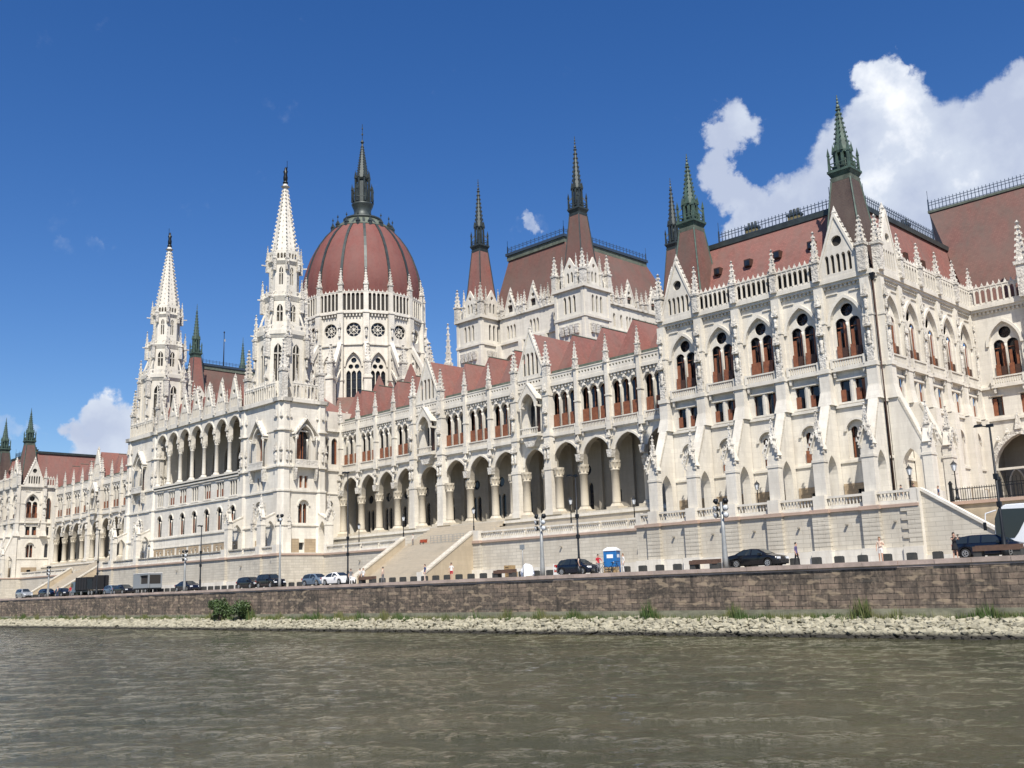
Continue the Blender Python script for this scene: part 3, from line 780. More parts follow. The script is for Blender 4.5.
def make_wing():
    Y = 103.0; b = MB(); b.T = Tr(0, Y)
    left = [-145.2, -140.0, -135.1, -130.2, -125.0]; g1 = (-125.0, -118.2); mid = [-118.2, -112.7, -107.3, -101.8]; g2 = (-101.8, -95.4); right = [-95.4, -90.0, -84.5, -79.1, -73.6]
    bays = [(a, c, 'n') for a, c in zip(left, left[1:])]+[(*g1, 'g')]+[(a, c, 'n') for a, c in zip(mid, mid[1:])]+[(*g2, 'g')]+[(a, c, 'n') for a, c in zip(right, right[1:])]
    F = Tr(0, Y)
    for a, c, t in bays:
        m = (a+c)/2; w = c-a
        aw = w/2-.36 if t == 'n' else w/2-1.1
        b.panel(a, c, 20.2, 25.3, [('arch', m, aw, 20.2-1, 20.9, 23.65 if t == 'n' else 23.3)], 0, .9, inner='shaded_stone')
        b.archband(m, aw, 20.9, 23.65 if t == 'n' else 23.3, .28, -.12, .01, 'white_stone')
        if t == 'n':
            n = 3; gw = w-.78; st = gw/n
            ops = [('arch', m-gw/2+st*(i+.5), st*.43, 25.65, 30.1, 30.75) for i in range(n)]
            b.panel(a, c, 25.3, 32.2, ops, 0, .42)
            for i in range(n):
                x = m-gw/2+st*(i+.5); b.frus(x, -.02, 30.9, 32.0, .28, 0, 'carved_stone'); b.archband(x, st*.43, 30.1, 30.75, .12, -.1, .01, 'carved_stone')
                b.frus(x, -.05, 31.3, 31.7, .1, .2, 'carved_stone')
            for i in range(1, n):
                x = m-gw/2+st*i; b.lathe(x, -.06, [(.10, 26.1), (.09, 29.6), (.2, 30.0)], 'white_stone', 8)
        else:
            b.panel(a, c, 25.3, 32.2, [('arch', m, 1.25, 25.7, 29.2, 31.0)], 0, .75)
    b.box(-145.4, -73.6, -.30, .1, 24.5, 24.84); b.box(-145.4, -73.6, -.40, .1, 31.75, 32.22)
    n = 120
    for i in range(n): x = -145.2+70.8*i/n; b.box(x-.12, x+.12, -.28, .1, 31.35, 31.75)
    b.panel(-73.6, -69.6, 13.8, 32.2, [])
    b.panel(-147, -145.2, 13.8, 32.2, [])
    # sheltered back wall of the arcade
    ops = []
    for a, c, t in bays:
        m = (a+c)/2
        ops += [('arch', m-.55, .42, 14.4, 17.6, 18.2), ('arch', m+.55, .42, 14.4, 17.6, 18.2), ('circ', m, 20.0, .75)] if t == 'n' and not (a > -92) else ([('rect', m, .5, 15.2, 16.8)] if a > -92 else [('rect', m, .9, 13.8, 17.0), ('arch', m-.5, .3, 17.4, 18.2, 18.6), ('arch', m+.5, .3, 17.4, 18.2, 18.6), ('circ', m, 20.0, .7)])
    b.panel(-147, -69.5, 13.8, 24.4, ops, 4.2, .3, mat='shaded_stone')
    b.box(-147, -69.5, .9, 4.2, 24.3, 24.5, 'shaded_stone'); b.box(-147, -69.5, -.9, 4.3, 13.5, 13.8, 'terrace_stone')
    for x in [bb[0] for bb in bays]+[-73.6]:
        b.box(x-.35, x+.35, 3.7, 4.2, 13.8, 24.3, 'shaded_stone'); b.box(x-.3, x+.3, .8, 4.2, 23.7, 24.3, 'shaded_stone')
    b.T = I4
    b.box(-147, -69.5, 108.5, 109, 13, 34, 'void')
    # stepped base rising from the terrace
    b.box(-146, -69.5, 101.4, 103.2, 10.6, 13.5, 'terrace_stone'); b.box(-146, -69.5, 101.2, 101.4, 13.15, 13.5, 'white_stone')
    w_ = b.build('wing', B)
    for k, (a, c, t) in enumerate(bays):
        m = (a+c)/2; w = c-a
        if t == 'n':
            inst('window', cached(('ww', round(w, 1)), lambda: m_wingwin(w-.78)), w_, F @ Tr(m, 0))
            inst('balustrade', cached(('bal', round(w-.8, 1)), lambda: m_bal(round(w-.8, 1))), w_, F @ Tr(m, .15))
            inst('balustrade', cached(('par', round(w-.5, 1)), lambda: m_parapet(round(w-.5, 1))), w_, F @ Tr(m, -.3))
            rr = MB(); xa, xb = -w/2+.02, w/2-.02; z0 = 32.6
            vs = [(xa, .7, z0), (xb, .7, z0), (0, 2.4, 39.2), (0, 12, 39.2), (xa, 12, z0), (xb, 12, z0)]
            rr.add(vs, [(0, 1, 2), (0, 2, 3, 4), (1, 5, 3, 2)], 'roof_tile')
            rr.tube((0, 2.3, 39.2), (0, 12, 39.2), .1, 'copper_pale', 5); rr.box(xa, xb, .55, .8, 32.5, 34.1, 'copper_pale')
            rr.frus(-w/2+1.15, 3.8, 35.2, 36.6, .35, .35, 'copper_pale'); rr.frus(w/2-.02, 2.0, 32.4, 34.2, .35, .05, 'copper_pale')
            inst('roof', cached(('wr', round(w, 1)), lambda: rr.mesh('roof')), w_, F @ Tr(m, 0))
        else:
            inst('window', cached('ggw', lambda: (lambda q: (q.box(-1.4, 1.4, .72, .78, 25.8, 31.2, 'glass_dark'), q.box(-.2, .9, .6, .66, 26, 30.6, 'wood_dark'), q.mesh('window'))[-1])(MB())), w_, F @ Tr(m, 0))
            o = cached(('oriel',), m_oriel); inst('balcony', o, w_, F @ Tr(m, 0))
            inst('gable', cached(('wg', round(w, 1)), lambda: m_gable(w-1.0, 33.4, 41.0, 4, None, False, (34.0, 37.0))), w_, F @ Tr(m, -.4))
            inst('balustrade', cached(('par', round(w-1.2, 1)), lambda: m_parapet(round(w-1.2, 1))), w_, F @ Tr(m, -.45))
            rr = MB(); rr.add([(-w/2, .4, 32.6), (w/2, .4, 32.6), (0, .4, 40.2), (0, 12, 40.2), (-w/2, 12, 32.6), (w/2, 12, 32.6)], [(0, 2, 3, 4), (1, 5, 3, 2), (0, 1, 2)], 'roof_tile')
            inst('roof', rr.mesh('roof'), w_, F @ Tr(m, 0))
    gset = {-125.0, -118.2, -101.8, -95.4}
    mp = m_pierwing(); mg = m_gable_pier()
    xs = sorted({bb[0] for bb in bays}|{-73.6})
    for x in xs:
        if x in gset:
            inst('buttress', mg, w_, F @ Tr(x, 0)); inst('pinnacle', pin_mesh(5.6, .42, .4, 5), w_, F @ Tr(x, -.5, 32.8))
            s = -1 if x in (-125.0, -101.8) else 1
            inst('column', M_COL, w_, F @ Tr(x+s*1.25, -.1, 13.8)); 
            if True: inst('column', M_COL, w_, F @ Tr(x-s*1.2, .1, 13.8))
        else:
            inst('buttress', mp, w_, F @ Tr(x, 0)); inst('pinnacle', pin_mesh(3.4, .26, .3, 4), w_, F @ Tr(x, -.45, 33.9)); inst('column', M_COL, w_, F @ Tr(x, .3, 13.8))
    # windows and doors under the arcade
    for a, c, t in bays:
        m = (a+c)/2; g = cached('arcw', lambda: (lambda q: (q.box(-1.3, 1.3, .28, .33, 13.8, 21.0, 'glass_dark'), q.box(-.06, .06, .2, .28, 13.9, 18.4, 'shaded_stone'), q.mesh('window'))[-1])(MB()))
        inst('window', g, w_, Tr(0, 107.2) @ Tr(m, 0))
    r = MB()
    r.add([(-148, 106, 34.0), (-69.5, 106, 34.0), (-69.5, 113, 38.9), (-145, 113, 38.9), (-148, 122, 33), (-69.5, 122, 33)], [(0, 1, 2, 3), (3, 2, 5, 4), (0, 3, 4)], 'roof_tile')
    r.build('roof', w_)
    return w_
def m_oriel():
    """gothic canopied balcony in front of the gabled bay"""
    b = MB(); b.box(-1.75, 1.75, -1.3, 0, 25.0, 25.35); b.prism([(-1.5, 25.0), (1.5, 25.0), (.7, 23.6), (-.7, 23.6)], -1.0, 0, 'carved_stone')
    n = 9
    for i in range(n): x = -1.6+3.2*i/(n-1); b.box(x-.06, x+.06, -1.24, -1.12, 25.3, 26.1)
    b.box(-1.75, 1.75, -1.3, -1.06, 26.1, 26.25)
    for sx in (-1.5, 1.5):
        b.lathe(sx, -1.15, [(.15, 25.3), (.12, 29.0), (.2, 29.3)], 'white_stone', 8)
    b.panel(-1.75, 1.75, 29.2, [(-1.75, 30.2), (0, 32.6), (1.75, 30.2)], [('arch', 0, 1.3, 28, 29.3, 31.2)], -1.3, .3, back=True, edges=True)
    for sx in (-1, 1):
        b.bar((sx*1.9, -.65, 30.2), (0, -.65, 32.7), 1.45, .16, 'white_stone')
        b.box(sx*1.5-.12, sx*1.5+.12, -1.2, 0, 29.2, 29.5)
    b.frus(0, -1.1, 32.5, 33.6, .16, 0, 'carved_stone')
    return b.mesh('balcony')
wing = make_wing()
copy_tree(wing, B, MIR)

# ---- central river block (front Y=90) with loggia and its two towers
def m_tower_window():
    b = MB()
    b.box(-1.5, 1.5, .9, .95, 25.6, 32.2, 'glass_dark'); b.box(-1.2, -.1, .75, .8, 25.8, 30.6, 'wood_red'); b.box(.15, .3, .7, .76, 25.8, 31.5, 'wood_red')
    b.lathe(.75, .15, [(.13, 25.5), (.11, 29.4), (.2, 29.8)], 'white_stone', 8)
    b.box(-2.2, 2.2, -1.0, 0, 24.9, 25.3); b.box(-2.2, 2.2, -1.0, -.85, 26.0, 26.2); b.box(-2.2, 2.2, -.98, -.9, 25.3, 26.0, 'carved_stone')
    for sx in (-2.0, 2.0):
        b.lathe(sx, -.75, [(.16, 25.3), (.13, 29.6), (.24, 30.0)], 'white_stone', 8); b.prism([(sx-.3, 25), (sx+.3, 25), (sx, 22.8)], -.9, 0, 'carved_stone')
        b.box(sx-.25, sx+.25, -.95, 0, 30.0, 30.3)
    for sx in (-1, 1):
        b.bar((sx*2.35, -.45, 30.4), (0, -.45, 33.3), 1.1, .2, 'white_stone')
        for i in range(5): b.frus(sx*2.3*(1-i/5), -.9, 30.5+i*.58, 30.9+i*.58, .1, .04, 'carved_stone')
    b.archband(0, 1.5, 29.6, 32.0, .25, -.6, .01, 'white_stone'); b.frus(0, -.8, 33.2, 34.4, .2, 0, 'carved_stone')
    return b.mesh('window')
def tower_bay(b, a, c):
    m = (a+c)/2
    b.panel(a, c, 10.6, 36.4, [('arch', m, 1.35, 25.3, 29.6, 31.9), ('rect', m-.5, .33, 21.6, 23.6), ('rect', m+.5, .33, 21.6, 23.6), ('arch', m, 1.0, 15.8, 18.6, 19.6), ('rect', m-.3, .5, 11.4, 12.6)], 0, .9)
    b.box(m-2.4, m-.85, -.08, .01, 10.7, 13.2, 'ashlar_rough'); b.box(m+.25, m+2.4, -.08, .01, 10.7, 13.2, 'ashlar_rough')
    b.archband(m, 1.0, 18.6, 19.6, .25, -.2, .01, 'white_stone')
def octo(b, cx, cy, a, z0, z1, op, rot=0, d=.35):
    w = a*math.tan(math.pi/8)
    for i in range(8):
        b.T = Tr(cx, cy) @ Rz(45*i+rot); b.panel(-w, w, z0, z1, op, -a, d)
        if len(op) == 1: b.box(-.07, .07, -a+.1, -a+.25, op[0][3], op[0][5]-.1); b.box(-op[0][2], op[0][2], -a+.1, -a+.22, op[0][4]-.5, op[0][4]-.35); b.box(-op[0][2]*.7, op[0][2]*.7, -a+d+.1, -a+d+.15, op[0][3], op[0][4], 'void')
    b.T = I4
def m_small_win():
    b = MB(); b.box(-.95, .95, .42, .46, 15.7, 19.9, 'glass_dark'); b.box(-.8, -.2, .30, .34, 15.8, 18.3, 'wood_red'); b.lathe(0, .2, [(.09, 15.7), (.08, 18.3), (.16, 18.7)], 'white_stone', 8); b.box(.45, .85, .30, .34, 15.8, 19.0, 'wood_red')
    return b.mesh('window')
def m_triple(flag=1):
    b = MB()
    for i in (-1, 0, 1):
        b.box(i*.85-.4, i*.85+.4, .28, .32, 21.4, 24.3, 'glass_dark')
        if flag and i != flag-2: b.box(i*.85-.33, i*.85+.33, .04, .08, 21.62, 22.95, 'wood_red')
    b.box(-1.5, 1.5, -.15, 0, 24.3, 24.45); b.box(-1.5, 1.5, -.12, 0, 21.3, 21.45)
    return b.mesh('window')
TX, TY = -150.4, 94.2
def make_tower():
    b = MB(); F = Tr(0, 90); E = Tr(-144, 0) @ Rz(90); Wf = Tr(-156.8, 0) @ Rz(-90)
    b.T = F; tower_bay(b, -155.2, -145.6)
    b.box(-156.9, -143.9, -.3, .1, 24.92, 25.2); b.box(-156.9, -143.9, -.22, .1, 20.9, 21.2); b.box(-156.9, -143.9, -.2, .1, 15.3, 15.55); b.box(-156.9, -143.9, -.12, .1, 31.0, 31.2)
    b.box(-157.2, -143.5, -.5, .1, 35.9, 36.5)
    b.T = E; tower_bay(b, 91.4, 97.4)
    for z, p, h in ((24.92, .3, .28), (20.9, .22, .3), (15.3, .2, .25), (31.0, .12, .2), (35.9, .5, .6)): b.box(90, 98.8, -p, .1, z, z+h)
    b.panel(98.6, 103.1, 10.6, 32.2, [('arch', 99.8, .62, 26.1, 29.8, 30.7), ('arch', 101.6, .62, 26.1, 29.8, 30.7), ('arch', 100.8, .6, 15.8, 18.9, 19.9), ('rect', 100.8, .5, 11.6, 12.8)], 1.5, .5)
    b.box(98.6, 103.1, 1.2, 1.6, 24.9, 25.2); b.box(98.6, 103.1, 1.0, 1.6, 31.75, 32.22); b.box(98.6, 103.1, 2.0, 2.05, 11, 31.5, 'glass_dark'); b.box(98.6, 103, 1.35, 1.6, 20.9, 21.1)
    b.box(99.0, 99.3, 1.8, 1.9, 26.1, 30.6, 'wood_red'); b.box(101.9, 102.2, 1.8, 1.9, 26.1, 30.6, 'wood_red')
    b.T = Wf; b.panel(-98, -90, 10.6, 36.4, [])
    b.T = I4
    for x, y in ((-155.9, 90.9), (-144.9, 90.9), (-144.9, 97.9), (-155.9, 97.9)):   # polygonal corner piers
        b.frus(x, y, 10.6, 20.9, 1.35, 1.35, n=8); b.frus(x, y, 20.9, 36.0, 1.2, 1.2, n=8)
        for z in (15.3, 20.9, 24.9, 31.0): b.frus(x, y, z, z+.28, 1.5, 1.5, n=8)
        b.frus(x, y, 35.9, 36.5, 1.5, 1.7, n=8)
        for i in range(8):
            an = math.pi/4*i; xx = x+1.3*math.cos(an); yy = y+1.3*math.sin(an)
            canopy(b, xx, yy, 27.6, .22, 1.7); statue(b, xx, yy, 25.9, 1.5); canopy(b, xx, yy, 33.2, .2, 1.6)
    b.frus(TX, TY+.1, 36.2, 36.6, 4.6, 4.6); b.box(-156.3, -144.4, 90.4, 98.2, 36.0, 36.45)
    # tiers of the octagonal tower
    octo(b, TX, TY, 4.1, 36.4, 48.4, [('arch', 0, .68, 40.0, 45.3, 46.6)])
    b.frus(TX, TY, 36.5, 48.3, 3.2, 3.2, 'shaded_stone', n=8)
    b.frus(TX, TY, 47.6, 48.2, 4.15, 4.45, n=8); b.frus(TX, TY, 48.2, 48.9, 4.5, 4.55, n=8)
    octo(b, TX, TY, 3.05, 48.9, 55.0, [('arch', 0, .52, 50.8, 53.0, 53.9)])
    b.frus(TX, TY, 48.9, 55, 2.4, 2.4, 'shaded_stone', n=8); b.frus(TX, TY, 54.5, 55.3, 3.1, 3.45, n=8)
    octo(b, TX, TY, 2.45, 55.2, 61.6, [('arch', 0, .34, 57.6, 60.2, 60.9)])
    b.frus(TX, TY, 55.3, 61.5, 1.95, 1.95, 'shaded_stone', n=8); b.frus(TX, TY, 61.3, 61.9, 2.5, 2.85, n=8)
    octo(b, TX, TY, 2.6, 61.9, 63.9, [('arch', -.5, .2, 62.4, 63.1, 63.4), ('arch', .1, .2, 62.4, 63.1, 63.4), ('arch', .65, .2, 62.4, 63.1, 63.4)], d=.2)
    for z0, z1, a in ((48.9, 49.9, 4.4), (55.3, 56.2, 3.35)):       # openwork parapets
        w = a*math.tan(math.pi/8)
        for i in range(8):
            b.T = Tr(TX, TY) @ Rz(45*i); b.panel(-w, w, z0, z1, [('circ', -w/2, z0+.5, .28), ('circ', w/2, z0+.5, .28)], -a, .2, back=True, edges=True)
        b.T = I4
    for i in range(8):
        an = math.pi/8+math.pi/4*i; c, s = math.cos(an), math.sin(an)
        pinn(b, TX+4.75*c, TY+4.75*s, 44.2, 52.4, .40, nc=4); pinn(b, TX+3.75*c, TY+3.75*s, 52.5, 58.6, .30, nc=3)
        pinn(b, TX+2.95*c, TY+2.95*s, 60.2, 65.2, .24, nc=3); b.bar((TX+4.6*c, TY+4.6*s, 48.6), (TX+3.2*c, TY+3.2*s, 52.8), .18, .3, 'white_stone')
        b.bar((TX+4.4*c, TY+4.4*s, 36.6), (TX+4.4*c, TY+4.4*s, 48.4), .55, .55, 'white_stone')
        for zz, rr in ((48.4, 4.4), (61.4, 2.7), (55.0, 3.3)): b.bar((TX+rr*c, TY+rr*s, zz), (TX+(rr+1.3)*c, TY+(rr+1.3)*s, zz+.1), .2, .2, 'carved_stone')
        for zz in (38.5, 42.5): statue(b, TX+4.9*c, TY+4.9*s, zz, 1.7); canopy(b, TX+4.9*c, TY+4.9*s, zz+1.8, .3, 1.5)
    t = b.build('tower', B)
    s = MB(); s.frus(TX, TY, 63.7, 77.3, 2.15, .22, 'white_stone', n=8); crockets(s, TX, TY, 64.2, 77.0, 2.15, .25, 17, 'carved_stone', .15, 8)
    for i in range(8):
        an = math.pi/4*i
        for j in range(12):
            tt = (j+.6)/12.5; a = 2.15+(.22-2.15)*tt; z = 63.7+13.6*tt
            s.frus(TX+(a+.0)*math.cos(an), TY+(a+.0)*math.sin(an), z-.16, z+.16, .055*(1.15-tt), .045*(1.15-tt), 'shaded_stone')
    s.frus(TX, TY, 76.4, 76.7, .3, .75, 'carved_stone', n=8); s.frus(TX, TY, 76.7, 77.4, .55, .25, 'carved_stone', n=8)
    s.build('spire', t)
    s = MB(); s.lathe(TX, TY, [(.45, 77.3), (.5, 77.6), (.25, 77.75), (.38, 77.9), (.42, 78.5), (.3, 79.1), (.42, 79.7), (.16, 79.95), (.23, 80.2), (.1, 80.5)], 'bronze', 8)
    s.bar((TX+.5, TY, 78.0), (TX+.5, TY, 81.6), .06, .06, 'bronze'); s.bar((TX, TY, 79.6), (TX+.55, TY, 80.4), .14, .14, 'bronze')
    s.build('statue', t)
    for M, sc in ((F @ Tr(-150.4, 0), 1), (E @ Tr(94.4, 0), 1)):
        inst('window', cached('tww', m_tower_window), t, M)
        inst('window', cached('tlw', lambda: m_low_window(0)), t, M)
        g = cached('tps', lambda: (lambda q: (q.box(-.95, .95, .5, .55, 21.5, 23.7, 'glass_dark'), q.box(-.6, -.2, .35, .4, 21.6, 23.6, 'wood_red'), q.box(.5, .8, .35, .4, 21.6, 23.6, 'wood_red'), q.box(-.9, .3, .5, .55, 11.3, 12.7, 'glass_dark'), q.mesh('window'))[-1])(MB()))
        inst('window', g, t, M)
    inst('balustrade', cached(('gal2', 9.8), lambda: m_gallery(9.8, 36.5, 39.2, .7)), t, F @ Tr(-150.4, -.4)); inst('balustrade', cached(('gal2', 5.0), lambda: m_gallery(5.0, 36.5, 39.2, .7)), t, E @ Tr(94.4, -.4))
    for x, y in ((-155.9, 90.7), (-144.7, 90.7), (-144.7, 98.0), (-155.9, 98.0)): inst('pinnacle', pin_mesh(10.5, .55, .5, 7), t, Tr(x, y, 36.4))
    for x, y in ((-153.6, 90.4), (-147.2, 90.4), (-144.3, 93), (-144.3, 96)): inst('pinnacle', pin_mesh(5.5, .28, .45, 4), t, Tr(x, y, 36.4))
    # lower buttresses with passages
    for x in (-155.6, -151.9, -148.6, -145.2): inst('buttress', cached('lowfly', lambda: m_flyer(3.0, .45, 17.6)) if x in (-155.6, -145.2) else cached('lowb2', m_slim_but), t, F @ Tr(x, .2))
    inst('buttress', cached('lowfly', lambda: m_flyer(3.0, .45, 17.6)), t, E @ Tr(97.6, .2)); inst('buttress', cached('lowb2', m_slim_but), t, E @ Tr(91.4, .2))
    return t
def m_slim_but():
    b = MB(); b.box(-.4, .4, -.7, 0, 10.6, 14.8); pinn(b, 0, -.45, 14.8, 19.5, .3, shaft=.3); return b.mesh('buttress')
def make_block():
    b = MB(); b.T = Tr(0, 90); F = Tr(0, 90)
    x0, x1 = -188.8, -156.8; n = 7; w = (x1-x0)/n
    for i in range(n):
        a = x0+i*w; m = a+w/2
        b.panel(a, a+w, 10.6, 25.2, [('rect', m-.85, .34, 21.6, 24.1), ('rect', m, .34, 21.6, 24.1), ('rect', m+.85, .34, 21.6, 24.1), ('arch', m, .86, 15.8, 18.9, 19.8), ('rect', m-.7, .28, 11.9, 12.9), ('rect', m+.7, .28, 11.9, 12.9)], 0, .24)
        b.archband(m, .86, 18.9, 19.8, .18, -.14, .01, 'white_stone')
        b.box(m-1.9, m+1.9, -.05, .01, 13.1, 13.5, 'ashlar_rough'); b.box(m-.4, m+.4, -.05, .01, 11.2, 13.1, 'ashlar_rough'); b.box(m+1.0, m+1.9, -.05, .01, 11.2, 13.1, 'ashlar_rough'); b.box(m-1.9, m-1.0, -.05, .01, 11.2, 13.1, 'ashlar_rough')
        b.panel(a, a+w, 31.6, 36.6, [('arch', m, w/2-.34, 30, 33.3, 35.5)], 0, .8)
        b.archband(m, w/2-.34, 33.3, 35.5, .25, -.12, .01, 'white_stone')
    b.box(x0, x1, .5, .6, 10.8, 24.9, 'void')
    for z, p, h in ((25.2, .45, .3), (24.7, .3, .25), (20.9, .2, .28), (15.3, .2, .25), (36.2, .3, .4), (13.6, .12, .2)): b.box(x0, x1, -p, .1, z, z+h)
    b.box(x0, x1, -.4, .1, 25.2, 25.5)
    b.box(x0, x1, 0.1, 6.4, 25.1, 25.4, 'terrace_stone'); b.panel(x0, x1, 25.4, 36.5, [('arch', x0+w*(i+.5), 1.1, 25.4, 30, 32) for i in range(n)], 6.4, .4, mat='shaded_stone'); b.box(x0, x1, 6.9, 7.0, 25.4, 34, 'glass_dark')
    b.box(x0, x1, .5, 6.4, 36.2, 36.5, 'shaded_stone')
    b.T = I4
    o = b.build('loggia_front', B)
    for i in range(n):
        m = x0+(i+.5)*w
        inst('window', cached(('tri', i % 3), lambda: m_triple(i % 3)), o, F @ Tr(m, 0)); inst('window', cached('sw', m_small_win), o, F @ Tr(m, 0))
        inst('gable', cached('lg', lambda: m_gable(3.5, 36.6, 42.5, 4)), o, F @ Tr(m, -.3))
        g = cached('sl', lambda: (lambda q: (q.box(-1.1, -.3, .26, .3, 11.8, 13, 'glass_dark'), q.box(.3, 1.1, .26, .3, 11.8, 13, 'glass_dark'), q.mesh('window'))[-1])(MB()))
        inst('window', g, o, F @ Tr(m, 0))
    lc = m_column(7.0, .36, 'white_stone')
    for i in range(n+1):
        inst('column', lc, o, F @ Tr(x0+i*w, .4, 25.4)); inst('pinnacle', pin_mesh(4.2, .22, .4, 3), o, F @ Tr(x0+i*w, -.35, 36.5))
        if 0 < i < n: b2 = cached('lcan', lambda: (lambda q: (canopy(q, 0, -.2, 33, .25, 1.6), statue(q, 0, -.2, 31.9, 1.2), q.mesh('ornament'))[-1])(MB())); inst('ornament', b2, o, F @ Tr(x0+i*w, 0))
    r = MB()
    for i in range(n):                      # small hipped roofs behind the gables
        m = x0+(i+.5)*w; h = w/2
        r.add([(m-h, 90.7, 36.4), (m+h, 90.7, 36.4), (m, 91.2, 41.2), (m, 97, 41.2), (m-h, 97, 36.4), (m+h, 97, 36.4)], [(0, 2, 3, 4), (1, 5, 3, 2), (0, 1, 2)], 'roof_tile')
    r.add([(x0-2, 95, 36), (x1+2, 95, 36), (x1-2, 104, 42.5), (x0+2, 104, 42.5), (x0-2, 114, 36), (x1+2, 114, 36)], [(0, 1, 2, 3), (3, 2, 5, 4), (1, 5, 2), (0, 3, 4)], 'roof_tile')
    r.build('roof', o)
    # body of the palace behind, closing the plan
    c = MB(); c.box(-198.0, -147.7, 98.6, 116, 10.6, 35.8, 'white_stone'); c.box(-199, -146.6, 116, 140, 10.6, 35.5, 'white_stone')
    c.build('core_wall', o)
    return o
tw = make_tower(); copy_tree(tw, B, MIR)
make_block()

# ---- dome
DX, DY = -172.8, 128.0
def make_dome():
    b = MB(); r = 13.0; ap = r*math.cos(math.pi/16); w = ap*math.tan(math.pi/16)
    C = Tr(DX, DY)
    DZ = -3.5; C = C @ Tr(0, 0, DZ)
    wm = MB()
    wm.panel(-1.75, 1.75, 43.6, 55.8, [('arch', -1.08, .46, 43.8, 51.0, 51.8), ('arch', 0, .46, 43.8, 51.0, 51.8), ('arch', 1.08, .46, 43.8, 51.0, 51.8), ('circ', -.62, 52.6, .48), ('circ', .62, 52.6, .48), ('circ', 0, 53.9, .55)], .35, .2)
    wm.box(-1.8, 1.8, .75, .8, 43.6, 55.8, 'glass_dark')
    for z in (46, 48, 50): wm.box(-1.7, 1.7, .6, .64, z, z+.1, 'dark_lead')
    wmesh = wm.mesh('window')
    rm = MB(); rm.box(-1.7, 1.7, .65, .7, 58.4, 62.1, 'glass_dark')
    for i in range(8):
        a = math.pi/4*i; rm.bar((0, .4, 60.25), (1.55*math.cos(a), .4, 60.25+1.55*math.sin(a)), .09, .10, 'white_stone')
        rm.bar((.9*math.cos(a), .4, 60.25+.9*math.sin(a)), (.9*math.cos(a+math.pi/4), .4, 60.25+.9*math.sin(a+math.pi/4)), .12, .1, 'white_stone')
    rm.frus(0, .4, 60.0, 60.5, .2, .2, 'white_stone', n=8)
    rmesh = rm.mesh('window')
    for i in range(16):
        b.T = C @ Rz(22.5*i+90)
        b.panel(-w, w, 34, 64.0, [('arch', 0, 1.62, 43.8, 52.5, 55.5), ('circ', 0, 60.25, 1.5)], -ap, .45)
        b.archband(0, 1.62, 52.5, 55.5, .28, -ap-.25, -ap+.01, 'white_stone')
        b.box(-w, w, -ap-.3, -ap, 57.0, 57.3); b.box(-w, w, -ap-.6, -ap, 63.6, 64.0)
        for k in range(7): x = -w+.5+(2*w-1)*k/6; b.box(x-.13, x+.13, -ap-.45, -ap, 63.0, 63.6)
        b.T = C @ Rz(22.5*i+11.25+90)          # pier at each corner
        b.box(-.62, .62, -r-.75, -r+.6, 34, 64.0); b.box(-.5, .5, -r-.55, -r+.6, 64, 68.2)
        for z in (49.5, 57.0, 63.6): b.box(-.72, .72, -r-.9, -r+.3, z, z+.3)
        for z in (52, 58.5): statue(b, 0, -r-.95, z, 1.8); canopy(b, 0, -r-.9, z+1.9, .32, 1.6)
    b.T = I4
    b.frus(DX, DY, 34, 63.5+DZ, 11.9, 11.9, 'void', n=16); b.frus(DX, DY, 60.5, 64.3, 12.9, 12.9, 'void', n=16)  # outer ring: dark backing added so the gallery openings look shaded
    d = b.build('drum', B)
    gal = m_gallery(4.5, 64.0, 68.3, .9)
    for i in range(16):
        th = 22.5*i; M = C @ Rz(th+90)
        vis = math.cos(R(th+36.5)) > -.15
        if vis: inst('window', wmesh, d, M @ Tr(0, -ap)); inst('window', rmesh, d, M @ Tr(0, -ap))
        inst('balustrade', gal, d, M @ Tr(0, -ap-.5))
        inst('pinnacle', pin_mesh(5.4, .45, .35, 5), d, C @ Rz(th+11.25+90) @ Tr(0, -r-.1, 68.0))
    # flying buttresses to an outer ring of piers
    fb = MB(); ro = 18.6
    fb.box(-.75, .75, -ro-.9, -ro+.9, 32, 49.5); fb.box(-.9, .9, -ro-1.1, -ro+1.1, 48.8, 49.2)
    fb.bar((0, -ro+.3, 49.4), (0, -r-.4, 57.4), .8, .7, 'white_stone'); fb.bar((0, -ro+.3, 46.6), (0, -r-.4, 52.0), .6, .5, 'white_stone')
    for t in (.2, .4, .6, .8): fb.bar((0, -ro+.3+(ro-r-.7)*t, 46.6+5.4*t), (0, -ro+.3+(ro-r-.7)*t, 49.4+8*t), .3, .3, 'white_stone')
    pinn(fb, 0, -ro, 49.3, 56.2, .6, nc=5)
    for zz in (36, 40.5): statue(fb, 0, -ro-1.0, zz, 1.8); canopy(fb, 0, -ro-1, zz+1.9, .4, 1.6)
    fbm = fb.mesh('flying_buttress')
    for i in range(16): inst('flying_buttress', fbm, d, C @ Rz(22.5*i+11.25+90))
    s = MB()
    prof = [(12.3, 60), (12.5, 64), (12.95, 66.6), (12.65, 70), (12.0, 72.6), (11.1, 75.2), (9.9, 77.6), (8.4, 79.8), (6.6, 81.8), (5.0, 83.2), (4.0, 84.0)]
    k = 48; vs = []; fs = []
    for j, (rr, z) in enumerate(prof):
        for i in range(k):
            a = 2*math.pi*i/k+math.pi/16; q = (i % 3); f = 1.0 if q == 0 else 1.012
            vs.append((DX+rr*f*math.cos(a), DY+rr*f*math.sin(a), z))
    for j in range(len(prof)-1):
        for i in range(k): fs.append((j*k+i, j*k+(i+1) % k, (j+1)*k+(i+1) % k, (j+1)*k+i))
    s.add(vs, fs, 'dome_tile', True); sh = s.build('dome_shell', B)
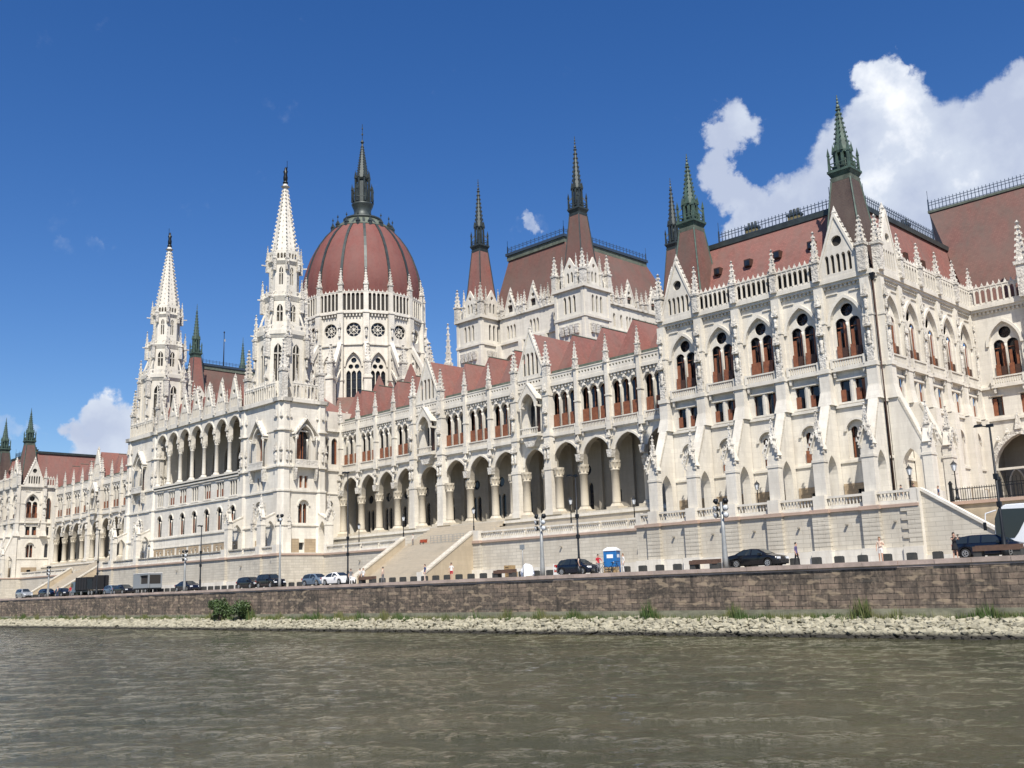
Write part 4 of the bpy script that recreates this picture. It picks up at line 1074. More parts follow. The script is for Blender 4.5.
    for i in range(16):
        s = MB(); a = math.pi/16+math.pi/8*i
        for (r0, z0), (r1, z1) in zip(prof, prof[1:]):
            s.bar((DX+(r0+.08)*math.cos(a), DY+(r0+.08)*math.sin(a), z0), (DX+(r1+.08)*math.cos(a), DY+(r1+.08)*math.sin(a), z1+.02), .56, .3, 'dark_lead')
        s.build('rib', sh)
    c = MB()
    c.lathe(DX, DY, [(6.75, 81.8), (6.85, 82.0), (5.2, 83.3), (4.2, 84.2)], 'copper_pale', 16); c.lathe(DX, DY, [(4.2, 84.2), (4.3, 84.6), (4.3, 84.8), (3.0, 84.9), (2.2, 85.5), (1.85, 86.6), (2.0, 87.4), (2.35, 88.2), (2.45, 88.5), (1.5, 88.6)], 'dark_lead', 16)
    c.build('dome_cap', sh)
    for i in range(16):
        a = math.pi/8*i; x = DX+6.6*math.cos(a); y = DY+6.6*math.sin(a); s = MB()
        s.frus(x, y, 81.3, 82.4, .34, .34, 'dark_lead'); s.frus(x, y, 82.4, 83.5, .42, 0, 'dark_lead'); s.tube((x, y, 83.2), (x, y, 84.6), .06, 'dark_lead', 4); s.frus(x, y, 84.0, 84.3, .16, .1, 'dark_lead')
        s.build('dormer', sh)
    for i in range(16):
        pass
    l = MB()
    l.frus(DX, DY, 88.9, 94.2, 1.15, 1.05, 'dark_lead', n=8)
    for i in range(8):
        a = math.pi/8+math.pi/4*i; ca, sa = math.cos(a), math.sin(a)
        l.frus(DX+2.35*ca, DY+2.35*sa, 88.8, 91.6, .16, .13, 'dark_lead'); l.frus(DX+2.35*ca, DY+2.35*sa, 91.6, 93.2, .2, 0, 'dark_lead')
        l.frus(DX+1.6*ca, DY+1.6*sa, 88.8, 94.6, .16, .13, 'dark_lead'); l.frus(DX+1.6*ca, DY+1.6*sa, 94.6, 96.6, .22, 0, 'dark_lead')
        l.bar((DX+2.35*ca, DY+2.35*sa, 91.2), (DX+1.3*ca, DY+1.3*sa, 93.2), .1, .16, 'dark_lead')
        b2 = a+math.pi/4; l.bar((DX+2.5*ca, DY+2.5*sa, 89.8), (DX+2.5*math.cos(b2), DY+2.5*math.sin(b2), 89.8), .08, .12, 'dark_lead')
    l.frus(DX, DY, 94.2, 94.6, 1.3, 1.5, 'dark_lead', n=8); l.frus(DX, DY, 94.6, 103.0, 1.25, .16, 'dark_lead', n=8); crockets(l, DX, DY, 95, 102.6, 1.25, .18, 12, 'dark_lead', .11, 8)
    l.frus(DX, DY, 103, 103.4, .16, .4, 'dark_lead', n=8); l.frus(DX, DY, 103.4, 104.0, .4, .1, 'dark_lead', n=8); l.tube((DX, DY, 104), (DX, DY, 107.8), .07, 'dark_lead', 5)
    for z, q in ((105.2, .22), (106.6, .16)): l.frus(DX, DY, z, z+.35, q, q*.6, 'dark_lead', n=6)
    l.build('lantern', sh)
    # roofs and terraces gathered round the foot of the drum
    f = MB(); f.frus(DX, DY, 12, 37.5, 21, 21, 'white_stone', n=8); f.frus(DX, DY, 37.5, 38.2, 21.4, 21.4, 'white_stone', n=8)
    f.frus(DX, DY, 38.2, 42.5, 20.2, 14, 'old_tile', n=8)
    for x, y, h, z in ((-147.5, 113, 3.0, 43.6), (-143.0, 112, 2.8, 41.5), (-139.5, 114, 3.2, 44.5), (-151.5, 111, 2.6, 41)): f.frus(x, y, 33, z, h, .1, 'roof_tile')
    f.build('dome_base', sh)
    # wall and pinnacle of the transept right of the drum
    g = MB(); g.box(-152, -134, 138, 150, 30, 46, 'white_stone'); g.add([(-152, 138, 46), (-134, 138, 46), (-134, 144, 52), (-152, 144, 52)], [(0, 1, 2, 3)], 'roof_tile')
    g.bar((-151, 137.6, 55.5), (-138, 137.6, 48.5), .9, .9, 'white_stone')
    pinn(g, -152.5, 129.5, 40, 53.5, .65, nc=6); pinn(g, -149, 131.5, 42, 57, .5, nc=6)
    g.build('transept', sh)
make_dome()

# ---- chamber halls behind the wings
def make_hall():
    b = MB(); X0, X1, Y0, Y1 = -122.0, -100.2, 116.4, 141.0
    F = Tr(0, Y0); E = Tr(X1, 0) @ Rz(90)
    def side(a, c, n):
        w = (c-a)/n
        for i in range(n):
            m = a+w*(i+.5)
            b.panel(a+i*w, a+(i+1)*w, 28, 49.0, [('arch', m, 1.7, 38, 40.2, 42.2)]+[('arch', m+k*.78, .26, 45.0, 46.9, 47.3) for k in (-1, 0, 1)]+[('arch', m+k*2.3, .28, 45.0, 46.9, 47.3) for k in ((-1, 1) if w > 5.4 else ())], 0, .5)
            b.archband(m, 1.7, 40.2, 42.2, .28, -.2, .01, 'white_stone')
            b.box(a+i*w-.4, a+i*w+.4, -.8, .1, 28, 44)
        b.box(a, c, -.35, .1, 44.1, 44.5); b.box(a, c, -.3, .1, 48.6, 49.0); b.box(a, c, .5, .6, 28, 48.5, 'glass_dark')
    b.T = F; side(-118.6, -102.6, 3)
    b.T = E; side(118.8, 138, 3)
    b.T = I4; b.box(X0, X1-.7, Y0+.8, Y1, 12, 48.6, 'white_stone')
    h = b.build('hall', B)
    gm = cached('hg', lambda: m_gable(2.8, 49.0, 53.2, 1, None, True)); gs = []
    def row(M, a, c, n):
        w = (c-a)/n
        for i in range(n):
            m = a+w*(i+.5); inst('gable', gm, h, M @ Tr(m, -.1))
            for s in (-1.9, 1.9): inst('pinnacle', pin_mesh(4.0, .26, .4, 4), h, M @ Tr(m+s, -.1, 48.6))
            inst('pinnacle', pin_mesh(3.4, .3, .4, 4), h, M @ Tr(a+w*i, -.1, 48.6))
            t = cached('tr', lambda: (lambda q: (q.box(-1.35, 1.35, .1, .2, 49.1, 49.5, 'carved_stone'), q.frus(0, .6, 50.6, 52.2, .5, .5, 'void', b0=.05, b1=.05), q.mesh('ornament'))[-1])(MB()))
    row(F, -118.6, -102.6, 3); row(E, 118.8, 138, 3)
    r = MB(); z0, z1 = 48.8, 60.6
    vs = [(X0+.6, Y0+.7, z0), (X1-.7, Y0+.7, z0), (X1-.7, Y1, z0), (X0+.6, Y1, z0), (-118.6, 119.4, z1), (-106, 119.4, z1), (-106, 141-3, z1), (-118.6, 138, z1)]
    vs[6] = (-106, 141.0, z1); vs[7] = (-118.6, 141.0, z1)
    vs[2] = (X1-.7, 145, z0); vs[3] = (X0+.6, 145, z0)
    r.add(vs, [(0, 1, 5, 4), (1, 2, 6, 5), (2, 3, 7, 6), (3, 0, 4, 7)], 'old_tile'); r.add([vs[4], vs[5], vs[6], vs[7]], [(0, 1, 2, 3)], 'dark_lead')
    r.box(-119.0, -105.6, 119.0, 119.4, z1-.9, z1, 'copper_pale'); r.box(-106, -105.6, 119.4, 141, z1-.9, z1, 'copper_pale'); r.box(-119.0, -118.6, 119.4, 141, z1-.9, z1, 'copper_pale')
    r.box(-119.2, -105.4, 118.8, 141.2, z1-.02, z1+.45, 'iron_blue')
    r.build('roof', h)
    r = MB(); railing(r, [(-118.9, 141, z1+.4), (-118.9, 119.1, z1+.4), (-105.7, 119.1, z1+.4), (-105.7, 141, z1+.4)], 1.2, spikes=.9)
    r.build('railing', h)
    for cx, cy in ((-122.1, 115.5), (-99.3, 115.5), (-99.5, 141.2), (-122.1, 141.2)):
        t = MB(); T0 = Tr(cx, cy); hw = 3.0
        for i in range(4):
            t.T = T0 @ Rz(90*i)
            t.panel(-hw, hw, 28, 49.0, [('arch', k*.95, .27, 45.0, 47.3, 47.75) for k in (-1, 0, 1)], -hw, .35)
            t.box(-hw-.1, hw+.1, -hw-.25, -hw, 44.0, 44.4); t.box(-hw-.3, hw+.3, -hw-.4, -hw, 48.6, 49.1); t.box(-hw, -hw+.5, -hw-.15, -hw, 28, 48.6); t.box(hw-.5, hw, -hw-.15, -hw, 28, 48.6)
            for k in (-1.5, -.5, .5, 1.5): t.frus(k, -hw-.05, 41.6, 43.0, .3, .42, 'carved_stone'); t.box(k-.3, k+.3, -hw-.15, -hw, 42.9, 43.1, 'carved_stone')
            # upper stage: gabled bay between pinnacles
            t.panel(-1.15, 1.15, 49.1, [(-1.15, 52.2), (0, 54.0), (1.15, 52.2)], [('arch', -.4, .22, 49.9, 51.2, 51.6), ('arch', .4, .22, 49.9, 51.2, 51.6), ('circ', 0, 52.5, .32)], -hw+.35, .3, back=True, edges=True)
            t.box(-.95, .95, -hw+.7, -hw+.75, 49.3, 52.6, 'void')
            pinn(t, -1.45, -hw+.3, 49.0, 54.4, .22, nc=3); pinn(t, 1.45, -hw+.3, 49.0, 54.4, .22, nc=3); pinn(t, -hw+.1, -hw+.1, 49.0, 54.8, .42, nc=4)
            t.panel(-hw, -1.5, 49.1, 51.0, [('arch', -2.25, .4, 49.3, 50.2, 50.7)], -hw+.5, .3); t.panel(1.5, hw, 49.1, 51.0, [('arch', 2.25, .4, 49.3, 50.2, 50.7)], -hw+.5, .3)
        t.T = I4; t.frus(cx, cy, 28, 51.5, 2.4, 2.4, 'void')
        o = t.build('hall_turret', B)
        turret(o, cx, cy, 2.1, .98, 49.2, 61.4, 74.9, 'old_tile' if cx > -110 else 'roof_tile', 'dark_lead')
    return h
hall = make_hall()
turs = [o for o in B.children if o.name.startswith('hall_turret')]
copy_tree(hall, B, MIR)
for t in turs:
    c = copy_tree(t, B, MIR)
    for ch in c.children:                       # the northern spires have turned green
        if 'spire' in (ch.children[0].name if ch.children else ''):
            sp = ch.children[0]
            for sl_ in sp.material_slots: sl_.link = 'OBJECT'; sl_.material = MATS['copper_green']

# ---- terrace walls, balustrades and stairs
TW = empty('terrace_wall', I4, 'long pale stone terrace wall with piers and balustrade below the palace', 'terrace wall')
def m_tbal(w):
    b = MB(); n = max(3, round(w/.34))
    b.box(-w/2, w/2, -.22, .22, 10.75, 11.0, 'white_stone'); b.box(-w/2, w/2, -.25, .25, 11.68, 11.9, 'white_stone')
    for i in range(n):
        x = -w/2+w*(i+.5)/n; b.frus(x, 0, 11.0, 11.35, .05, .10, 'white_stone', n=6); b.frus(x, 0, 11.35, 11.68, .10, .05, 'white_stone', n=6)
    return b.mesh('balustrade')
def twall(name_xs, Y, x0, x1, piers, quoin=False, back=14):
    b = MB()
    b.box(x0, x1, Y, Y+back, 5.0, 10.35, 'terrace_stone')
    b.box(x0-.12, x1+.12, Y-.22, Y+back, 10.35, 10.62, 'pink_stone'); b.box(x0-.05, x1+.05, Y-.1, Y+back, 10.62, 10.75, 'white_stone')
    b.box(x0-.1, x1+.1, Y-.32, Y, 5.0, 6.7, 'white_stone')
    for x in piers:                       # rusticated piers
        for k in range(9):
            z = 6.7+k*.405; hw = .85
            b.box(x-hw, x+hw, Y-.42, Y, z, z+.365, 'terrace_stone')
        b.box(x-.78, x+.78, Y-.36, Y, 6.7, 10.35, 'terrace_stone'); b.box(x-1.05, x+1.05, Y-.72, Y, 5.0, 6.75, 'white_stone')
        b.box(x-1.0, x+1.0, Y-.6, Y, 10.3, 10.66, 'pink_stone'); b.box(x-.62, x+.62, Y-.4, Y+.5, 10.62, 12.0, 'white_stone')
    o = b.build('wall', TW)
    pts = [x0]+list(piers)+[x1]
    for a, c in zip(pts, pts[1:]):
        if c-a < 1.6: continue
        w = round(c-a-1.2, 1); mid = (a+c)/2
        if w > 9:
            k = int(w/5)+1
            for i in range(k): inst('balustrade', cached(('tb', round(w/k-.3, 1)), lambda: m_tbal(round(w/k-.3, 1))), TW, Tr(a+.6+(i+.5)*w/k, Y+.25)); 
        else: inst('balustrade', cached(('tb', w), lambda: m_tbal(w)), TW, Tr(mid, Y+.25))
    # rain spouts
    s = MB()
    for a, c in zip(pts, pts[1:]):
        if c-a > 3: s.box((a+c)/2-.1, (a+c)/2+.1, Y-.32, Y, 9.0, 9.14, 'shaded_stone')
    if s.v: s.build('rain_spout', TW)
    for a in [x0+.3, x1-.3]:
        q = MB(); q.box(a-.35, a+.35, Y, Y+.55, 10.7, 12.0, 'white_stone'); q.build('pier', TW)
    return o
pp = [-69.2, -64.1, -59.1, -54.05, -49.0, -43.9]
twall('', 91.0, -71.8, -39.5, pp)
q = MB()
for k in range(9):
    z = 6.7+k*.405; l = 1.0 if k % 2 else 1.6
    q.box(-39.5-l, -39.32, 90.86, 91.2, z, z+.375, 'terrace_stone')
q.box(-41, -39.2, 90.45, 91.1, 5, 6.75, 'white_stone'); q.box(-39.5, -39.3, 91.0, 97, 5, 11.9, 'white_stone'); q.build('pier', TW)
twall('', 95.5, -103.5, -71.8, [-103.0], back=8)
twall('', 95.5, -139.6, -119.5, [-120.0], back=8)
twall('', 87.0, -206, -139.6, [-156.2, -145.2, -189.4, -200.4, -205.4, -140.2], back=12)
b = MB(); b.box(-103.5, -71.8, 97.8, 101.3, 10.75, 11.7, 'terrace_stone'); b.box(-103.5, -71.8, 99.3, 101.3, 11.7, 12.6, 'step_stone'); b.box(-140, -119.5, 98.5, 101.3, 10.75, 12.2, 'terrace_stone')
for i in range(8): b.box(-119.5, -103.5, 96.6+.62*i, 102.2, 10.4, 10.75+.345*(i+1), 'step_stone')
b.box(-119.5, -103.5, 95.4, 103, 5, 10.78, 'step_stone')
b.build('platform', TW)
# north half of the terrace is the mirror image
for ch in list(TW.children):
    if ch.name.startswith(('wall', 'balustrade', 'pier', 'platform', 'rain_spout')):
        xm = sum((v[0] for v in ch.bound_box))/8+ch.location.x
        if xm > -139.8: copy_tree(ch, TW, MIR @ ch.matrix_basis)
def stairs(label, mir=False):
    S = empty('staircase', I4, label, 'staircase')
    b = MB(); n = 33; x0, x1 = -119.5, -103.5
    for i in range(n): b.box(x0+.9, x1-.9, 87+8.5*i/n, 95.5, 5.2+5.5*i/n, 5.2+5.5*(i+1)/n, 'step_stone')
    b.build('steps', S)
    for x in (x0, x1-.9):
        w = MB(); w.T = Tr(x+.9, 0) @ Rz(90)
        w.panel(86.4, 95.4, 5.0, [(86.4, 6.3), (95.4, 11.9)], [], 0, .9, mat='warm_stone', back=True, edges=True)
        w.T = I4; w.bar((x+.45, 86.3, 6.35), (x+.45, 95.5, 12.0), 1.05, .22, 'terrace_stone'); w.box(x-.1, x+1.0, 85.9, 86.6, 5, 6.6, 'white_stone')
        w.build('side_wall', S)
    if mir: S.matrix_basis = MIR
    return S
stairs('broad pale stone staircase with crowd barriers at its head, before the near arcade')
stairs('distant pale stone staircase behind the dark lorry at the left end of the quay', True)
# end stair with a sloping solid wall
S = empty('staircase', I4, 'stone stair with a solid sloping wall, behind the woman in black', 'staircase')
b = MB(); b.panel(-39.3, -29.8, 5.0, [(-39.3, 11.75), (-29.8, 5.5)], [], 91.5, .6, mat='terrace_stone', back=True, edges=True); b.build('side_wall', S)
b = MB(); b.bar((-39.4, 91.75, 11.9), (-29.7, 91.75, 5.6), .85, .24, 'white_stone'); b.build('coping', S)
b = MB(); b.box(-39.6, -28, 90.95, 91.5, 5.0, 5.9, 'white_stone')
for i in range(30): b.box(-39.2, -30-9*i/30+.0, 92.1, 96.5, 5.2+5.5*i/30, 5.2+5.5*(i+1)/30, 'step_stone')
b.build('steps', S)
CW = empty('retaining_wall', I4, 'warm stone retaining wall with pink coping carrying the iron fence behind the white coach', 'wall')
b = MB(); b.box(-39.2, -5, 97, 119, 5, 10.5, 'warm_stone'); b.build('masonry', CW)
b = MB(); b.box(-39.2, -5, 96.8, 118.9, 10.5, 10.82, 'pink_stone'); b.build('coping', CW)
FE = empty('iron_fence', I4, 'black iron railing of upright bars on the wall behind the sloping stair', 'fence')
b = MB(); 
for i in range(110): x = -38.9+.22*i; b.box(x-.02, x+.02, 97.3, 97.34, 10.8, 12.15, 'iron')
b.box(-39, -14.5, 97.28, 97.36, 10.95, 11.02, 'iron'); b.box(-39, -14.5, 97.28, 97.36, 11.95, 12.02, 'iron'); b.build('rail_panel', FE)
for x in (-38.9, -34.4, -29.6, -24.8, -19.8):
    b = MB(); b.frus(x, 97.32, 10.8, 12.5, .14, .12, 'iron'); b.frus(x, 97.32, 12.5, 12.8, .18, .05, 'iron'); b.build('post', FE)
CG = empty('gate_fence', I4, 'tall iron gate railing at the foot of the great arched portal, right edge', 'fence')
b = MB()
for i in range(16): x = -41.6+.42*i; b.box(x-.03, x+.03, 118.0, 118.06, 10.8, 14.6, 'iron')
for z in (11.0, 13.9): b.box(-41.7, -35.2, 117.98, 118.08, z, z+.08, 'iron')
b.build('rail_panel', CG)

# ------------------------------------------------------------------ river, quay, ground
def sheet(name, x0, x1, y0, y1, z, mat, kind='structure', nx=1, ny=1):
    b = MB(); vs = [(x0+(x1-x0)*i/nx, y0+(y1-y0)*j/ny, z) for j in range(ny+1) for i in range(nx+1)]
    b.add(vs, [(j*(nx+1)+i, j*(nx+1)+i+1, (j+1)*(nx+1)+i+1, (j+1)*(nx+1)+i) for j in range(ny) for i in range(nx)], mat)
    return tag(b.build(name), kind=kind)
def river():
    import numpy as np
    rg = np.random.RandomState(4)
    xs = np.concatenate([[-2500, -1200, -700], np.arange(-420, -240, 1.0), np.arange(-240, 20, .24), np.arange(20, 60, 1.0), [200, 600, 1500]])
    ys = np.concatenate([[-1500, -500, -120, -40, -15, -4], np.arange(4, 63, .24), [64, 66.2]])
    X, Y = np.meshgrid(xs, ys); Z = np.full(X.shape, WATER)
    env = np.clip((X+430)/60, 0, 1)*np.clip((60-X)/30, 0, 1)*np.clip((Y-2)/6, 0, 1)*np.clip((63.5-Y)/3, .0, 1)
    gust = .75+.35*np.sin(X*.045+1.3*np.sin(Y*.06))*np.sin(Y*.11+X*.02+.7)
    H = np.zeros(X.shape)
    for k in range(46):
        lam = .62*(6.0**rg.rand()); th = R(-62)+rg.normal(0, .75); q = 2*math.pi/lam
        H += .0032*lam**.85*np.sin(q*(X*math.cos(th)+Y*math.sin(th))+rg.rand()*6.28+.6*np.sin(X*.13*rg.rand()+Y*.17*rg.rand()))
    H = H+.9*np.abs(H)*.35
    Z = Z+H*env*gust
    n, m = X.shape; V = np.stack([X, Y, Z], -1).reshape(-1, 3)
    a = (np.arange(n-1)[:, None]*m+np.arange(m-1)[None, :]).ravel(); F = np.stack([a, a+1, a+m+1, a+m], -1)
    me = bpy.data.meshes.new('river'); me.vertices.add(len(V)); me.vertices.foreach_set('co', V.ravel().astype('f'))
    me.loops.add(F.size); me.loops.foreach_set('vertex_index', F.ravel().astype('i'))
    me.polygons.add(len(F)); me.polygons.foreach_set('loop_start', (np.arange(len(F))*4).astype('i')); me.polygons.foreach_set('loop_total', np.full(len(F), 4, 'i'))
    me.polygons.foreach_set('use_smooth', np.ones(len(F), bool)); me.materials.append(MATS['river_water']); me.update(calc_edges=True)
    return inst('river', me)
tag(river(), kind='structure')
sheet('ground', -2500, 1500, 66.4, 3000, ROAD-.06, 'paving')
sheet('road', -800, 300, 72.5, 84.5, ROAD-.05, 'asphalt')
b = MB(); b.box(-800, 300, 72.2, 72.5, ROAD-.3, ROAD+.07, 'kerb'); b.box(-800, 300, 84.5, 84.8, ROAD-.3, ROAD+.07, 'kerb'); tag(b.build('kerb'), kind='structure')
b = MB()
for i in range(90): x = -330+4*i; b.box(x, x+2, 78.4, 78.55, ROAD-.05, ROAD-.045, 'white_paint')
tag(b.build('road_marking'), kind='structure')
QW = empty('quay_wall', I4, 'long weathered quay wall of brown and pinkish stone blocks above the river', 'quay wall')
b = MB(); b.box(-800, 200, 66.05, 67.4, 1.0, 4.72, 'quay_masonry'); b.build('masonry', QW)
b = MB(); b.box(-800, 200, 66.02, 67.2, 4.72, 4.9, 'coping')
rr = random.Random(3); x = -420.0
while x < 60:
    w = rr.uniform(1.6, 2.6); dz = rr.uniform(-.02, .03); dy = rr.uniform(-.05, .04)
    b.box(x, x+w-.03, 65.92+dy, 67.5, 4.88, 5.17+dz, 'coping'); x += w
b.build('coping', QW)
b = MB(); b.box(-800, 200, 65.9, 66.3, .4, 2.08, 'concrete_band'); b.build('footing', QW)

# riprap bank
def bank():
    b = MB(); rr = random.Random(11)
    nx, ny = 900, 8; vs = []
    for j in range(ny+1):
        for i in range(nx+1):
            x = -420+480*i/nx; t = j/ny; y = 61.4+4.9*t
            vs.append((x, y, -.05+1.45*t**.85+.12*noise.noise((x*1.3, y*1.5, 0))))
    b.add(vs, [(j*(nx+1)+i, j*(nx+1)+i+1, (j+1)*(nx+1)+i+1, (j+1)*(nx+1)+i) for j in range(ny) for i in range(nx)], 'riprap')
    t_ = (1+5**.5)/2
    iv = [Vector(p).normalized() for p in [(-1,t_,0),(1,t_,0),(-1,-t_,0),(1,-t_,0),(0,-1,t_),(0,1,t_),(0,-1,-t_),(0,1,-t_),(t_,0,-1),(t_,0,1),(-t_,0,-1),(-t_,0,1)]]
    fi = [(0,11,5),(0,5,1),(0,1,7),(0,7,10),(0,10,11),(1,5,9),(5,11,4),(11,10,2),(10,7,6),(7,1,8),(3,9,4),(3,4,2),(3,2,6),(3,6,8),(3,8,9),(4,9,5),(2,4,11),(6,2,10),(8,6,7),(9,8,1)]
    for k in range(20000):
        u = rr.random(); x = -18-330*u**1.55; t = rr.random(); y = 61.5+4.3*t
        x += rr.uniform(-2, 2)
        s = rr.choice((.10, .14, .18, .24, .32))*rr.uniform(.8, 1.2)
        if x < -120: s *= 1.5
        z = -.05+1.45*t**.85+rr.uniform(-.05, .16)
        M = Matrix.Rotation(rr.uniform(0, 6.3), 3, 'Z') @ Matrix.Rotation(rr.uniform(-.6, .6), 3, 'X')
        sc = Vector((s*rr.uniform(.9, 1.5), s*rr.uniform(.8, 1.2), s*rr.uniform(.45, .8)))
        vs = []
        for p in iv:
            p = p*rr.uniform(.78, 1.12); vs.append(M @ Vector((p.x*sc.x, p.y*sc.y, p.z*sc.z))+Vector((x, y, z)))
        b.add(vs, fi, 'riprap')
    return b.build('rocks')
tag(bank(), 'bank of pale tumbled stones dark at the waterline below the quay wall', 'rocks', kind='stuff')
def grass():
    b = MB(); rr = random.Random(5)
    for k in range(42000):
        u = rr.random(); x = -14-300*u**1.4; 
        if noise.noise((x*.16, 3.1, 0))+.5*noise.noise((x*.9, 7, 0)) < rr.uniform(-.6, .45): continue
        y = 65.8-abs(rr.gauss(0, .25)); z = 1.3
        h = rr.uniform(.25, .95)*(.7+2.2*max(0, noise.noise((x*.5, 0, 5)))); w = rr.uniform(.02, .05)*(1.8 if x < -90 else 1); a = rr.uniform(0, 3.14)
        lx, ly = rr.uniform(-.2, .2)*h, rr.uniform(-.3, .1)*h
        b.add([(x-w*math.cos(a), y-w*math.sin(a), z), (x+w*math.cos(a), y+w*math.sin(a), z), (x+lx, y+ly, z+h)], [(0, 1, 2)], 'grass' if noise.noise((x*.3, 1, 9)) < .05+rr.uniform(-.2, .2) else 'leaf')
    return b.build('grass')
tag(grass(), 'tufts of green and dry grass along the foot of the quay wall', 'grass', kind='stuff')
def bush(x, y, z, w, h, seed, label):
    rr = random.Random(seed); S = empty('bush', Tr(x, y, z), label, 'bush', 'bushes at the foot of the quay wall')
    b = MB()
    clumps = [(rr.uniform(-w*.36, w*.36), rr.uniform(-.5, .5), rr.uniform(h*.25, h*.8), rr.uniform(.35, .75)) for _ in range(16)]
    for cx, cy, cz, cr in clumps:
        for k in range(190):
            d = Vector((rr.gauss(0, 1), rr.gauss(0, 1), rr.gauss(0, 1))).normalized()*cr*rr.uniform(.55, 1.15)
            p = Vector((cx, cy, cz))+d; s = rr.uniform(.07, .15)
            if p.z < 0: continue
            u = Vector((rr.gauss(0, 1), rr.gauss(0, 1), rr.gauss(0, 1))).normalized(); v = u.orthogonal().normalized()
            b.add([p-u*s, p+v*s*.5, p+u*s, p-v*s*.5], [(0, 1, 2, 3)], 'leaf' if rr.random() < .6 else 'leaf_dark')
    b.build('foliage', S)
    b = MB()
    for k in range(9): b.tube((rr.uniform(-.2, .2), 0, -.3), (rr.uniform(-w*.3, w*.3), rr.uniform(-.3, .3), h*rr.uniform(.5, .85)), .05, 'twig', 5, .015)
    b.build('stem', S)
bush(-118.0, 65.2, 1.3, 3.6, 2.9, 1, 'bushy green shrub against the quay wall, left of its slightly smaller twin')
bush(-113.2, 65.3, 1.3, 3.2, 2.7, 2, 'smaller green shrub against the quay wall, right of its bigger twin')
for i, (x, h) in enumerate(((-53.2, 1.3), (-50.3, .8), (-33.8, .7))):
    pass

# ------------------------------------------------------------------ street things
def m_block():
    b = MB(); b.box(-.29, .29, -.26, .26, 0, .60, 'block_dark'); b.box(-.24, .24, -.21, .21, .60, .64, 'block_dark'); return b.mesh('stone_block')
MBL = m_block()
x = -32.02+1.865*7
while x > -205:
    o = inst('bollard', MBL, None, Tr(x, 71.9, ROAD-.06)); tag(o, 'low dark square stone block in the row along the kerb of the quay road', 'bollard', 'dark stone blocks in a row along the quay')
    x -= 1.865
def bench(x, w, label):
    S = empty('bench', Tr(x, 67.3, ROAD-.06), label, 'bench', 'plank benches on the quay edge')
    b = MB(); 
    for k in range(3): b.box(-w/2, w/2, -.3+.21*k, -.12+.21*k, .48, .78 if k == 2 else .56, 'plank')
    b.box(-w/2, w/2, -.34, -.30, .42, .72, 'plank'); b.build('seat', S)
    for sx in (-1, 1):
        b = MB(); b.box(sx*(w/2-.25)-.25, sx*(w/2-.25)+.25, -.28, .3, 0, .47, 'block_dark'); b.build('leg', S)
bench(-24.4, 2.9, 'brown plank bench on the quay edge in front of the dark estate car')
bench(-46.5, 2.6, 'brown plank bench on the quay edge just left of the nearest floodlight mast')
bench(-68.9, 2.5, 'brown plank bench on the quay edge beside the blue street sign post')
bench(-90.2, 2.4, 'brown plank bench on the quay edge with people gathered round it')

def m_wheel(r=.33, w=.22):
    b = MB(); n = 18; pr = [(r*.62, -w/2), (r*.94, -w/2), (r, -w/2+.04), (r, w/2-.04), (r*.94, w/2), (r*.62, w/2)]
    vs = []; fs = []
    for rr_, yy in pr: vs += [(rr_*math.cos(2*math.pi*i/n), yy, rr_*math.sin(2*math.pi*i/n)) for i in range(n)]
    for j in range(len(pr)-1):
        for i in range(n): fs.append((j*n+i, j*n+(i+1) % n, (j+1)*n+(i+1) % n, (j+1)*n+i))
    b.add(vs, fs, 'rubber', True); t = b.mesh('wheel')
    b = MB(); vs = [(r*.62*math.cos(2*math.pi*i/n), -w/2+.01, r*.62*math.sin(2*math.pi*i/n)) for i in range(n)]+[(r*.62*math.cos(2*math.pi*i/n), w/2-.01, r*.62*math.sin(2*math.pi*i/n)) for i in range(n)]
    b.add(vs, [tuple(range(n)), tuple(reversed(range(n, 2*n)))], 'rubber')
    for k in range(5):
        a = 2*math.pi*k/5
        for sy in (-1, 1): b.bar((0, sy*(w/2+.0), 0), (r*.56*math.cos(a), sy*(w/2+.0), r*.56*math.sin(a)), .09, .04, 'rim')
    for sy in (-1, 1):
        for i in range(n):
            a, c = 2*math.pi*i/n, 2*math.pi*(i+1)/n; b.bar((r*.57*math.cos(a), sy*w/2, r*.57*math.sin(a)), (r*.57*math.cos(c), sy*w/2, r*.57*math.sin(c)), .04, .05, 'rim')
    return t, b.mesh('rim')
WHEEL = m_wheel()
def lerp(pts, x):
    for (a, za), (b, zb) in zip(pts, pts[1:]):
        if a <= x <= b: return za+(zb-za)*(x-a)/(b-a)
    return pts[-1][1] if x > pts[-1][0] else pts[0][1]
CARK = {  # roofline (x from tail to nose), belt height, length, half width, side-glass range, wheel x
 'saloon': ([(0,.72),(.05,.98),(.75,1.08),(1.45,1.40),(2.1,1.47),(2.75,1.42),(3.55,1.03),(4.45,.84),(4.62,.62),(4.66,.5)], .95, 4.66, .90, (1.0, 3.35), (.92, 3.72)),
 'estate': ([(0,.70),(.06,1.05),(.38,1.42),(1.2,1.52),(2.3,1.52),(2.75,1.46),(3.5,1.05),(4.3,.86),(4.5,.62),(4.55,.5)], .97, 4.55, .88, (.30, 3.3), (.85, 3.62)),
 'offroad': ([(0,.75),(.04,1.15),(.25,1.64),(1.0,1.72),(2.4,1.72),(2.8,1.66),(3.3,1.18),(4.2,1.02),(4.42,.7),(4.45,.55)], 1.08, 4.45, .90, (.25, 3.1), (.85, 3.55)),
 'hatch': ([(0,.70),(.05,1.0),(.42,1.38),(1.2,1.48),(2.1,1.47),(2.5,1.40),(3.2,1.0),(3.85,.82),(4.0,.62),(4.05,.5)], .93, 4.05, .85, (.35, 3.0), (.75, 3.25)),
}
